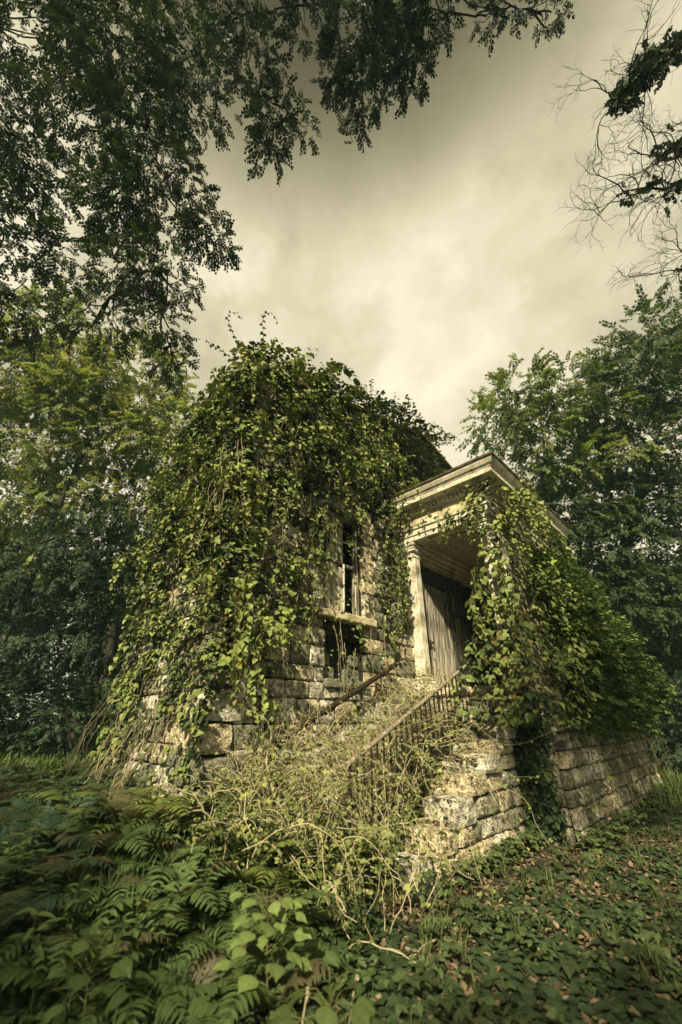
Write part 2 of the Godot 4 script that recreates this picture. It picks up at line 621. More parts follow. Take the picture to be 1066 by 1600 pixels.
func build_house() -> void:
	house = thing("stone_house", "derelict stone house smothered in vines with a columned side porch", "house", W(HU, 0, HV), TURN)
	rng.seed = 5
	var front := Transform3D(Basis(), H(2.6, 0, 4.9))
	var gable := func(x: float) -> float: return 7.7 + 0.3 * minf(x, 12.0 - x)
	# window wall: core with openings, stones in front of it
	var st := begin()
	# u edges: 2.7 .. 4.55 | window 4.62-5.62 | .. 7.62 | door 7.62-9.35 | 14.5
	hs(st, 2.7, 4.62, -0.4, 7.6, 4.95, 5.35)
	hs(st, 4.62, 5.62, -0.4, 2.2, 4.95, 5.35)
	hs(st, 4.62, 5.62, 2.9, 3.3, 4.95, 5.35)
	hs(st, 4.62, 5.62, 5.4, 7.6, 4.95, 5.35)
	hs(st, 5.62, 7.45, -0.4, 7.6, 4.95, 5.35)
	hs(st, 7.45, 9.86, -0.4, 2.12, 4.95, 5.35)
	hs(st, 7.45, 9.86, 4.78, 7.6, 4.95, 5.35)
	hs(st, 9.86, 14.5, -0.4, 7.6, 4.95, 5.35)
	var tri_a := H(2.7, 7.6, 4.95)
	quad(st, tri_a, H(14.5, 7.6, 4.95), H(8.6, 9.36, 4.95), H(8.6, 9.36, 4.95), Vector3.BACK)
	var wall := part("stone_wall", st, M.mortar, house)
	masonry(wall, Transform3D(Basis(), H(2.98, 0, 4.955)), 4.4, 0.35, 9.4,
		[[1.64, 2.2, 2.64, 2.9], [1.6, 3.16, 2.64, 5.4]], Vector2(0.22, 0.34), Vector2(0.26, 0.62), 4.6, 0.085, func(x): return gable.call(x + 0.38))
	masonry(wall, Transform3D(Basis(), H(7.6, 0, 4.955)), 6.9, 6.6, 9.4, [], Vector2(0.24, 0.34), Vector2(0.4, 0.8), 0.0, 0.085, func(x): return gable.call(x + 5.0))
	# the wall round the corner
	st = begin()
	hs(st, 2.7, 3.1, -0.4, 7.6, 5.35, 8.0)
	var side := part("stone_wall", st, M.mortar, house)
	masonry(side, Transform3D(Basis(Vector3.UP, -PI / 2), H(2.7, 0, 7.95)), 2.72, 0.5, 7.6, [], Vector2(0.24, 0.36), Vector2(0.3, 0.65), 3.6)
	# corner stones, larger and proud of both faces
	st = begin()
	hs(st, 2.72, 3.0, -0.4, 7.6, 4.93, 5.25)
	var corner := part("corner_stones", st, M.mortar, house)
	var y := 0.2
	var k := 0
	while y < 7.5:
		var h := rr(0.3, 0.42) if y < 2 else rr(0.28, 0.36)
		var big := k % 2 == 0
		var batter := 0.16 * clampf((1.6 - y) / 1.4, 0, 1)
		var lu := (0.62 if big else 0.4) + rr(-0.05, 0.05)
		var lv := (0.4 if big else 0.62) + rr(-0.05, 0.05)
		var q := begin()
		var mid := Vector3((2.6 - batter + 2.6 + lu) / 2, 0, (4.87 - batter + 4.87 + lv) / 2)
		rugged(q, H(mid.x, y + h / 2, mid.z), Vector3(lu + batter, h - 0.02, lv + batter), 0.045)
		part("corner_stone", q, M["stone%d" % (k % 4)], corner)
		y += h
		k += 1
	# other walls, roof, floor: the house is closed, its inside coloured black for missing light
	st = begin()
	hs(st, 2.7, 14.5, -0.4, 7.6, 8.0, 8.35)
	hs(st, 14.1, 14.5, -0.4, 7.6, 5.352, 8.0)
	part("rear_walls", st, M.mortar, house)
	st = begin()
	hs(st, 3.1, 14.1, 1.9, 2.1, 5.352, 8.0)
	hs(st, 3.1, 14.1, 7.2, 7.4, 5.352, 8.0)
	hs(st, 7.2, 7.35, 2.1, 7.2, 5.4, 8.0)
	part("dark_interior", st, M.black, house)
	var rf := begin()
	for s in [[2.4, 8.6], [14.8, 8.6]]:
		var e0 := H(s[0], 7.62, 4.72)
		var e1 := H(s[0], 7.62, 8.5)
		var r0 := H(s[1], 9.5, 4.72)
		var r1 := H(s[1], 9.5, 8.5)
		var dn := Vector3(0, -0.1, 0)
		quad(rf, e0, e1, r1, r0, Vector3.UP)
		quad(rf, e0 + dn, e1 + dn, r1 + dn, r0 + dn, Vector3.DOWN)
		quad(rf, e0, r0, r0 + dn, e0 + dn, Vector3.BACK)
		quad(rf, e1, r1, r1 + dn, e1 + dn, Vector3.FORWARD)
		quad(rf, e0, e1, e1 + dn, e0 + dn, Vector3(s[0] - s[1], 0, 0))
	part("roof", rf, M.roof, house)
	build_window()
	build_porch()
	build_door()

# a squared stone with knocked edges and uneven faces
func rugged(st: SurfaceTool, at: Vector3, size: Vector3, wild: float, n := 2) -> void:
	var h := size / 2
	var shift := func(p: Vector3) -> Vector3:
		var q := p.clamp(-h, h)
		var k := Vector3(noise.get_noise_3dv((at + q) * 260.0), noise.get_noise_3dv((at + q) * 260.0 + Vector3(90, 0, 0)), noise.get_noise_3dv((at + q) * 260.0 + Vector3(0, 90, 0)))
		var edges := int(absf(q.x) > h.x * 0.95) + int(absf(q.y) > h.y * 0.95) + int(absf(q.z) > h.z * 0.95)
		if edges >= 2: q *= 1.0 - 0.05 * (edges - 1)
		return at + q + k * wild * (0.5 if edges >= 2 else 1.0)
	for ax in 3:
		var b := (ax + 1) % 3
		var c := (ax + 2) % 3
		for s in [-1.0, 1.0]:
			var g := []
			for i in n + 2:
				var row := []
				for j in n + 2:
					var p := Vector3()
					p[ax] = s * h[ax]
					p[b] = lerpf(-h[b], h[b], i / (n + 1.0))
					p[c] = lerpf(-h[c], h[c], j / (n + 1.0))
					row.append(shift.call(p))
				g.append(row)
			var o := Vector3()
			o[ax] = s
			for i in n + 1:
				for j in n + 1:
					quad(st, g[i][j], g[i + 1][j], g[i + 1][j + 1], g[i][j + 1], o)

func build_window() -> void:
	var st := begin()
	hs(st, 4.62, 4.69, 3.3, 5.4, 5.0, 5.12, 0.01)
	hs(st, 5.55, 5.62, 3.3, 5.4, 5.0, 5.12, 0.01)
	hs(st, 4.69, 5.55, 3.3, 3.37, 5.0, 5.12, 0.01)
	hs(st, 4.69, 5.55, 5.32, 5.4, 5.0, 5.12, 0.01)
	hs(st, 4.69, 5.55, 4.3, 4.36, 5.02, 5.1, 0.01)
	var win := part("window", st, M.wood, house)
	# boards nailed over the left two thirds
	for i in 3:
		for j in 2:
			st = begin()
			var u0 := 4.67 + i * 0.155
			hs(st, u0, u0 + 0.15, [3.36, 4.3][j] + rr(0, 0.03), [4.26, 5.33][j] - rr(0, 0.05), 4.965 + rr(0, 0.012), 4.99, 0.006)
			part("board", st, M.pale_board if j == 0 else M.wood, win)
	st = begin()
	hs(st, 5.135, 5.18, 3.37, 4.31, 4.955, 5.0, 0.008)
	part("batten", st, M.paint, win)
	st = begin()
	hs(st, 4.4, 5.88, 3.16, 3.3, 4.76, 5.12, 0.02)
	var sill := part("window_sill", st, M.plaster, house)
	st = begin()
	hs(st, 4.62, 5.62, 2.06, 2.2, 4.8, 4.95, 0.02)
	part("ledge", st, M.stone2, house)
	# black-backed recess made for the shadow patch under the window, half stopped with stones
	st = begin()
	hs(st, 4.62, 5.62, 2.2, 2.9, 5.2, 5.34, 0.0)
	var recess := part("cellar_opening", st, M.black, house)
	for q in [[4.78, 2.3, 0.3], [5.45, 2.31, 0.32], [4.75, 2.52, 0.22], [5.5, 2.55, 0.2]]:
		st = begin()
		rugged(st, H(q[0], q[1], 5.08 + rr(-0.03, 0.03)), Vector3(q[2], 0.2, 0.16), 0.03)
		part("fallen_stone", st, M.stone2, recess)
	# jamb stones right of the window
	var y := 3.3
	while y < 5.4:
		var h := rr(0.24, 0.34)
		var q := begin()
		rugged(q, H(5.78, y + h / 2, 4.93), Vector3(0.3 + rr(-0.03, 0.05), h - 0.015, 0.16), 0.025)
		part("jamb_stone", q, M.stone3, house)
		y += h
	var lt := begin()
	rugged(lt, H(5.12, 5.56, 4.93), Vector3(1.5, 0.3, 0.16), 0.025, 3)
	part("lintel", lt, M.stone1, house)

const PF := 7.2      # porch front plane
const PS := 2.72     # porch side plane
const PE := 11.7     # porch far end
const FLOOR := 2.14

func ent(p: Array, st: SurfaceTool) -> void:
	sweep(st, p, [[H(PF, 0, 4.93), Vector3(-1, 0, 0)], [H(PF, 0, PS), Vector3(-1, 0, 1)], [H(PE, 0, PS), Vector3(0, 0, 1)]])

func build_porch() -> void:
	var base := begin()
	hs(base, 7.9, 14.6, -0.4, 2.0, 2.8, 4.9)
	var bw := part("porch_base", base, M.mortar, house)
	rng.seed = 8
	masonry(bw, Transform3D(Basis(Vector3.RIGHT, -0.055), H(7.82, 0, 2.66)), 6.78, -0.15, 2.0, [], Vector2(0.23, 0.31), Vector2(0.28, 0.62), 9.0, 0.13)
	masonry(bw, Transform3D(Basis(Vector3.UP, -PI / 2), H(7.9, 0, 3.5)), 0.8, -0.1, 2.0, [], Vector2(0.23, 0.31), Vector2(0.3, 0.4), 9.0, 0.13)
	masonry(bw, Transform3D(Basis(Vector3.UP, PI / 2), H(14.6, 0, 2.8)), 2.0, -0.1, 2.0, [], Vector2(0.23, 0.31), Vector2(0.3, 0.6), 9.0, 0.1)
	var st := begin()
	hs(st, 6.98, 11.9, 2.0, FLOOR, 2.62, 4.94, 0.03)
	part("porch_floor", st, M.plaster, house)
	st = begin()
	hs(st, 7.05, 7.64, 1.72, 2.0, 2.9, 4.9, 0.02)
	part("threshold_stone", st, M.stone1, house)
	# column beside the wall
	for c in [[7.36, 4.8], [7.38, 2.92], [11.5, 2.92]]:
		var col := begin()
		box(col, H(c[0], (FLOOR + 0.24 + 5.12) / 2, c[1]), Vector3(0.25, 5.12 - FLOOR - 0.24, 0.25), 0.03)
		var cn := part("column", col, M.paint, house)
		col = begin()
		box(col, H(c[0], FLOOR + 0.05, c[1]), Vector3(0.4, 0.1, 0.4), 0.015)
		box(col, H(c[0], FLOOR + 0.135, c[1]), Vector3(0.36, 0.07, 0.36), 0.034)
		box(col, H(c[0], FLOOR + 0.205, c[1]), Vector3(0.3, 0.07, 0.3), 0.03)
		part("column_base", col, M.paint, cn)
		col = begin()
		box(col, H(c[0], 5.0, c[1]), Vector3(0.28, 0.03, 0.28), 0.012)
		box(col, H(c[0], 5.155, c[1]), Vector3(0.35, 0.07, 0.35), 0.03)
		box(col, H(c[0], 5.22, c[1]), Vector3(0.36, 0.06, 0.36), 0.025)
		box(col, H(c[0], 5.295, c[1]), Vector3(0.42, 0.09, 0.42), 0.012)
		part("capital", col, M.paint, cn)
	# plastered pier and side wall under the entablature
	st = begin()
	hs(st, 7.56, 11.34, FLOOR, 5.33, 2.84, 3.02)
	part("porch_wall", st, M.plaster, house)
	for b in [[7.56, 7.9], [9.3, 9.64], [10.9, 11.2]]:
		st = begin()
		hs(st, b[0], b[1], FLOOR + 0.002, 5.33, 2.76, 2.84, 0.015)
		part("pilaster", st, M.paint, house)
	# entablature
	st = begin()
	ent([Vector2(-0.42, 5.34), Vector2(0.06, 5.34), Vector2(0.06, 5.46), Vector2(0.085, 5.46), Vector2(0.085, 5.57), Vector2(0.12, 5.6), Vector2(0.12, 5.64), Vector2(-0.42, 5.64)], st)
	part("architrave", st, M.paint, house)
	st = begin()
	ent([Vector2(-0.4, 5.642), Vector2(0.05, 5.642), Vector2(0.05, 5.97), Vector2(-0.4, 5.97)], st)
	part("frieze", st, M.plaster, house)
	st = begin()
	ent([Vector2(-0.4, 5.972), Vector2(0.075, 5.972), Vector2(0.1, 6.0), Vector2(0.1, 6.1), Vector2(-0.4, 6.1)], st)
	var bed := part("bed_moulding", st, M.paint, house)
	st = begin()
	box(st, Vector3.ZERO, Vector3(0.07, 0.09, 0.062), 0.004)
	var dm := st.commit()
	var v := 4.86
	while v > PS - 0.1:
		mi("dentil", dm, M.paint, bed, Transform3D(Basis(), H(PF - 0.13, 6.05, v)))
		v -= 0.11
	var u := PF
	while u < 9.2:
		mi("dentil", dm, M.paint, bed, Transform3D(Basis(Vector3.UP, PI / 2), H(u, 6.05, PS - 0.13)))
		u += 0.11
	st = begin()
	ent([Vector2(-0.4, 6.102), Vector2(0.17, 6.102), Vector2(0.2, 6.13), Vector2(0.36, 6.14), Vector2(0.36, 6.25), Vector2(-0.4, 6.25)], st)
	part("corona", st, M.paint, house)
	st = begin()
	ent([Vector2(-0.4, 6.252), Vector2(0.37, 6.252), Vector2(0.38, 6.275), Vector2(0.42, 6.31), Vector2(0.46, 6.38), Vector2(0.47, 6.43), Vector2(-0.4, 6.43)], st)
	part("cornice", st, M.paint, house)
	st = begin()
	ent([Vector2(-0.4, 6.432), Vector2(0.5, 6.432), Vector2(0.51, 6.475), Vector2(-0.4, 6.52)], st)
	part("roof_edge", st, M.roof, house)
	st = begin()
	var a := H(PF - 0.48, 6.47, PS - 0.48)
	var b := H(PE, 6.47, PS - 0.48)
	var c1 := H(PF - 0.48, 6.47, 4.94)
	var d := H(PE, 6.9, 4.94)
	var e := H(PF + 1.2, 6.9, 4.94)
	quad(st, a, b, d, e, Vector3.UP)
	tri(st, a, c1, e, Vector3.UP)
	part("porch_roof", st, M.roof, house)
	# ceiling and its stepped mouldings on the house side
	st = begin()
	hs(st, PF + 0.3, PE, 5.45, 5.5, PS + 0.3, 4.94)
	part("ceiling_panel", st, M.pale_board, house)
	st = begin()
	var run := [[H(PF + 0.3, 0, 4.95), Vector3(0, 0, 1)], [H(PE, 0, 4.95), Vector3(0, 0, 1)]]
	sweep(st, [Vector2(0, 5.0), Vector2(0.1, 5.0), Vector2(0.1, 5.06), Vector2(0.16, 5.08), Vector2(0.16, 5.14), Vector2(0.22, 5.17), Vector2(0.22, 5.23), Vector2(0.32, 5.27), Vector2(0.32, 5.33), Vector2(0.38, 5.36), Vector2(0.4, 5.45), Vector2(0, 5.45)], run)
	part("ceiling_moulding", st, M.pale_paint, house)
	st = begin()
	hs(st, PF + 0.25, 9.9, 4.78, 5.0, 4.9, 4.95)
	var fr := part("door_frieze", st, M.dark_wood, house)
	for i in 12:
		st = begin()
		var p := PackedVector3Array()
		for j in 11:
			var t := j / 10.0 * TAU * 0.8
			p.append(H(7.66 + i * 0.185, 4.89, 4.895) + Vector3(cos(t) * 0.075 * (1 - j * 0.06), sin(t) * 0.075 * (1 - j * 0.06), 0))
		tube(st, p, 0.012, 0.008, 4)
		part("carved_scroll", st, M.dark_wood, fr)

func build_door() -> void:
	var st := begin()
	for q in [[7.45, 7.53], [7.83, 7.9], [9.1, 9.2], [9.76, 9.86]]:
		hs(st, q[0], q[1], FLOOR, 4.78, 4.9, 5.08, 0.012)
	hs(st, 7.53, 9.76, 4.66, 4.78, 4.92, 5.07, 0.012)
	hs(st, 7.53, 9.76, FLOOR, FLOOR + 0.05, 4.92, 5.1, 0.01)
	part("door_frame", st, M.dark_wood, house)
	st = begin()
	hs(st, 7.91, 9.09, FLOOR + 0.052, 4.65, 5.04, 5.08, 0.0)
	var door := part("door", st, M.dark_wood, house)
	for i in 7:
		st = begin()
		var u0 := 7.915 + i * 0.168
		if i == 5:
			hs(st, u0, u0 + 0.162, FLOOR + 0.06, 3.2, 5.0, 5.04, 0.008)
			hs(st, u0, u0 + 0.162, 4.42, 4.64, 5.0, 5.04, 0.008)
		else:
			hs(st, u0, u0 + 0.162, FLOOR + 0.06 + (rr(0, 0.05) if i > 0 else 0.0), 4.64, 4.992 + rr(0, 0.008), 5.04, 0.008)
		part("plank", st, M.wood, door)
	st = begin()
	hs(st, 8.755, 8.917, 3.2, 4.42, 5.015, 5.02, 0.0)
	part("pane", st, M.glass, door)
	st = begin()
	box(st, H(7.99, 3.15, 4.985), Vector3(0.045, 0.2, 0.02), 0.008)
	tube(st, PackedVector3Array([H(7.99, 3.18, 4.98), H(7.99, 3.18, 4.93)]), 0.014, 0.014, 6)
	box(st, H(7.99, 3.18, 4.925), Vector3(0.06, 0.06, 0.04), 0.018)
	part("door_knob", st, M.iron, door)
	var hinge := H(7.91, FLOOR + 0.05, 5.04)
	door.transform = Transform3D(Basis(), hinge) * Transform3D(Basis(Vector3.BACK, -0.065), Vector3(0.02, 0, 0)) * Transform3D(Basis(), -hinge)
	# left sidelight: broken slats below, narrow dark glass above
	st = begin()
	hs(st, 7.53, 7.83, 3.25, 3.35, 4.97, 5.06, 0.01)
	var sl := part("sidelight", st, M.dark_wood, house)
	st = begin()
	hs(st, 7.66, 7.69, 3.35, 4.66, 5.0, 5.04, 0.005)
	part("glazing_bar", st, M.pale_board, sl)
	for i in 6:
		st = begin()
		box(st, H(7.68 + rr(-0.01, 0.02), 2.3 + i * 0.17 + rr(-0.015, 0.015), 4.99), Vector3(0.31, 0.04, 0.05), 0.006, Basis(Vector3.BACK, rr(-0.07, 0.07)))
		part("slat", st, M.pale_board, sl)
	st = begin()
	hs(st, 7.53, 7.83, 3.35, 4.66, 5.05, 5.055, 0.0)
	part("pane", st, M.glass, sl)
	# right sidelight: a small upper light over upright boards
	st = begin()
	hs(st, 9.2, 9.76, 4.0, 4.08, 4.96, 5.06, 0.01)
	var sr := part("sidelight", st, M.dark_wood, house)
	st = begin()
	hs(st, 9.2, 9.76, FLOOR + 0.06, 2.9, 5.0, 5.06, 0.01)
	part("panel", st, M.dark_wood, sr)
	for i in 4:
		st = begin()
		hs(st, 9.205 + i * 0.14, 9.33 + i * 0.14, 2.91, 3.99, 5.02, 5.04, 0.006)
		part("board", st, M.wood if i != 1 else M.pale_board, sr)
	for i in 3:
		st = begin()
		hs(st, 9.21 + i * 0.185, 9.38 + i * 0.185, 4.09, 4.65, 5.03, 5.036, 0.0)
		part("pane", st, M.glass, sr)
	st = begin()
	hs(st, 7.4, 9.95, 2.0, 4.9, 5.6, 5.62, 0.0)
	part("dark_hall", st, M.black, house)  # black sheet stands in for the unlit hall behind the door

# ------------------------------------------------------------------ steps and rails

func build_steps() -> void:
	var s := thing("stone_steps", "weathered flight of stone steps climbing to the porch, cheek wall on its right", "steps", W(6, 0, 3.9), TURN)
	var L := func(u: float, y: float, v: float) -> Vector3: return Vector3(u - 6.0, y, 3.9 - v)
	rng.seed = 21
	var n := 9
	for i in n:
		var u0 := 4.75 + i * 0.31
		var y1 := 0.22 + i * 0.212
		var st := begin()
		var p0: Vector3 = L.call(u0, y1 - 0.22, 3.6)
		var p1: Vector3 = L.call(7.62, y1, 4.86)
		rugged(st, (p0 + p1) / 2, (p1 - p0).abs(), 0.02, 3)
		part("step", st, M["stone%d" % (i % 4)], s)
	# cheek wall: cap stones in steps, courses under them
	var st := begin()
	var cores := [[4.72, 5.2, 0.12], [5.2, 5.75, 0.32], [5.75, 6.4, 0.55], [6.4, 7.0, 0.85], [7.0, 7.46, 1.3]]
	for c in cores:
		slab(st, L.call(c[0], -0.5, 3.3), L.call(c[1], c[2], 3.6))
	var cheek := part("cheek_wall", st, M.mortar, s)
	# cap stones
	var caps := [[4.36, 4.72, 0.03, 0.27], [4.86, 5.3, 0.2, 0.45], [5.3, 5.85, 0.40, 0.72], [5.75, 6.3, 0.68, 0.93], [6.25, 6.85, 0.90, 1.15], [6.72, 7.35, 1.12, 1.33], [7.08, 7.6, 1.32, 1.53], [7.3, 7.8, 1.52, 1.72]]
	for i in caps.size():
		var c = caps[i]
		st = begin()
		var p0: Vector3 = L.call(c[0], c[2] - (0.25 if i == 0 else 0.0), 3.2 - rr(0, 0.03))
		var p1: Vector3 = L.call(c[1], c[3], 3.66)
		rugged(st, (p0 + p1) / 2, (p1 - p0).abs() - Vector3(0, 0.015, 0), 0.03, 3)
		part("cap_stone", st, M["stone%d" % [0, 3, 0, 3, 0, 3, 0, 1][i]], s)
	for row in [[4.8, 7.4, -0.25, 0.0], [4.8, 7.41, 0.0, 0.2], [5.3, 7.42, 0.2, 0.42], [5.85, 7.43, 0.42, 0.67], [6.3, 7.43, 0.67, 0.9], [6.85, 7.44, 0.9, 1.12], [7.2, 7.43, 1.12, 1.32]]:
		masonry(cheek, Transform3D(Basis(), L.call(row[0] + 0.1, 0, 3.31)), row[1] - row[0] - 0.1, row[2], row[3], [], Vector2(0.3, 0.4), Vector2(0.22, 0.46), 9.0, 0.1)

	# dark handrail on the wall
	var r1 := thing("iron_handrail", "dark handrail slanting up the stone wall under the boarded window", "handrail", W(4.8, 0, 4.72), TURN)
	st = begin()
	var q := func(u: float, y: float, v: float) -> Vector3: return Vector3(u - 4.8, y, 4.72 - v)
	tube(st, PackedVector3Array([q.call(3.12, 1.12, 4.7), q.call(4.2, 1.61, 4.71), q.call(5.3, 2.09, 4.69), q.call(6.3, 2.54, 4.7)]), 0.045, 0.045, 8)
	part("rail", st, M.iron, r1)
	for u in [3.4, 4.7, 6.0]:
		st = begin()
		var y: float = 1.12 + (u - 3.12) * 0.4465
		tube(st, PackedVector3Array([q.call(u, y - 0.03, 4.7), q.call(u, y - 0.1, 4.78), q.call(u, y - 0.1, 4.92)]), 0.014, 0.014, 6)
		part("bracket", st, M.iron, r1)
	# railing along the cheek wall
	var r2 := thing("iron_railing", "rusted railing with thin upright bars climbing beside the stone steps", "railing", W(5.6, 0, 3.72), TURN)
	var q2 := func(u: float, y: float) -> Vector3: return Vector3(u - 5.6, y, 0)
	var top := func(u: float) -> float: return 1.86 + (u - 5.63) * 0.42
	st = begin()
	tube(st, PackedVector3Array([q2.call(3.9, top.call(3.9)), q2.call(5.4, top.call(5.4)), q2.call(7.25, top.call(7.25))]), 0.032, 0.03, 8)
	part("handrail", st, M.rail, r2)
	st = begin()
	tube(st, PackedVector3Array([q2.call(3.9, top.call(3.9) - 0.78), q2.call(5.4, top.call(5.4) - 0.8), q2.call(7.2, top.call(7.2) - 0.78)]), 0.016, 0.016, 5)
	part("lower_rail", st, M.iron, r2)
	var u := 3.95
	var k := 0
	while u < 7.24:
		st = begin()
		var lo: float = top.call(u) - 0.98
		if k % 8 == 0: lo = maxf(0.0, 0.15 + (u - 4.7) * 0.5)
		box(st, q2.call(u + rr(-0.01, 0.01), (top.call(u) + lo) / 2), Vector3(0.03, top.call(u) - lo, 0.03) if k % 8 == 0 else Vector3(0.022, top.call(u) - lo, 0.022), 0.003, Basis(Vector3.BACK, rr(-0.025, 0.025)))
		part("post" if k % 8 == 0 else "bar", st, M.iron, r2)
		u += 0.132
		k += 1

# ------------------------------------------------------------------ vines

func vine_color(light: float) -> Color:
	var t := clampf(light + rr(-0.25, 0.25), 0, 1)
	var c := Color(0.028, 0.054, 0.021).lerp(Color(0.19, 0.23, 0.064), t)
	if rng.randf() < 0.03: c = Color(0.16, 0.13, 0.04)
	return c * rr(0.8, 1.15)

# leaves on a surface: face(a, b) -> [point, outward, chance, thickness]
func creeper(o: Node3D, face: Callable, a0: float, a1: float, b0: float, b1: float, per_m2: float, size: Vector2, light: float, mesh := "vine", patchy := 1.0) -> void:
	var s := Scatter.new()
	var s3 := Scatter.new()
	var inv := o.transform.affine_inverse()
	for i in int((a1 - a0) * (b1 - b0) * per_m2):
		var f = face.call(rr(a0, a1), rr(b0, b1))
		if f == null or rng.randf() > f[2]: continue
		var out: Vector3 = f[1]
		# inner leaves near the wall coloured dark for shade, clumps standing out coloured as lit
		var w: Vector3 = f[0]
		var clump := noise.get_noise_3d(w.x * 95, w.y * 80, w.z * 95) + 0.5 * noise.get_noise_3d(w.x * 210 + 50, w.y * 190, w.z * 210)
		var fresh := rng.randf() < clampf(0.45 + 2.4 * clump, 0.04, 0.97)
		if not fresh and rng.randf() < 0.35 * patchy: continue
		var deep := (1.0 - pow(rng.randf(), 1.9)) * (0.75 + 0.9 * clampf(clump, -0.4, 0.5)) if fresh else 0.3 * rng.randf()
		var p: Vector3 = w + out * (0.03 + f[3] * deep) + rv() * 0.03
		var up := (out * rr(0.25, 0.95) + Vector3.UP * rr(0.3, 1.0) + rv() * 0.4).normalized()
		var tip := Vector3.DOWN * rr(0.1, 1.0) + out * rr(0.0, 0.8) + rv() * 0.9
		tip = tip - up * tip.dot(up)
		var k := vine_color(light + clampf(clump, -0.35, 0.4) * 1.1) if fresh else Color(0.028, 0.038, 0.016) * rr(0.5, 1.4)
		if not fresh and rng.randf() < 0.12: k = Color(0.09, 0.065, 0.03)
		var big := lerpf(size.x * 0.75, size.y * 1.15, pow(rng.randf(), 1.7)) * (1.0 if fresh else 0.8)
		if rng.randf() < 0.22: s3.add(inv * aim(tip, up, p, big * 1.1), k)
		else: s.add(inv * aim(tip, up, p, big), k)
	if s3.t.size(): scatter("leaflets", s3, leaf_meshes.three, M.leaf, o)
	if s.t.size(): scatter("foliage", s, leaf_meshes[mesh], M.leaf, o)

# single stem with leaves both sides, for strands that show against sky or wall
func strand(o: Node3D, pts: PackedVector3Array, r: float, leaf: float, step: float, light: float, hang := 1.0, mat_ := "stem") -> void:
	var st := begin()
	var inv := o.transform.affine_inverse()
	var local := PackedVector3Array()
	for p in pts: local.append(inv * p)
	tube(st, local, r, r * 0.35, 4)
	var stem := part("stem", st, M[mat_], o)
	if leaf <= 0: return
	var s := Scatter.new()
	var along := 0.0
	var k := 0
	for i in pts.size() - 1:
		var d := pts[i + 1] - pts[i]
		var len := d.length()
		while along < len:
			var side := d.cross(Vector3.UP)
			if side.length() < 0.01: side = rv()
			side = side.normalized() * (1 if k % 2 else -1)
			var z := side + d.normalized() * 0.5 + rv() * 0.4 - Vector3.UP * 0.3 * hang
			s.add(inv * aim(z, Vector3.UP + rv() * 0.6, pts[i] + d * (along / len), leaf * rr(0.7, 1.15) * (1.0 - 0.45 * (i + along / len) / pts.size())), vine_color(light))
			along += step * rr(0.7, 1.3)
			k += 1
		along -= len
	if s.t.size(): scatter("leaves", s, leaf_meshes.vine, M.leaf, stem)

func soft(x: float, y: float, cx: float, cy: float, rx: float, ry: float) -> float:
	return 1.0 - smoothstep(0.6, 1.25, sqrt(pow((x - cx) / rx, 2) + pow((y - cy) / ry, 2)))

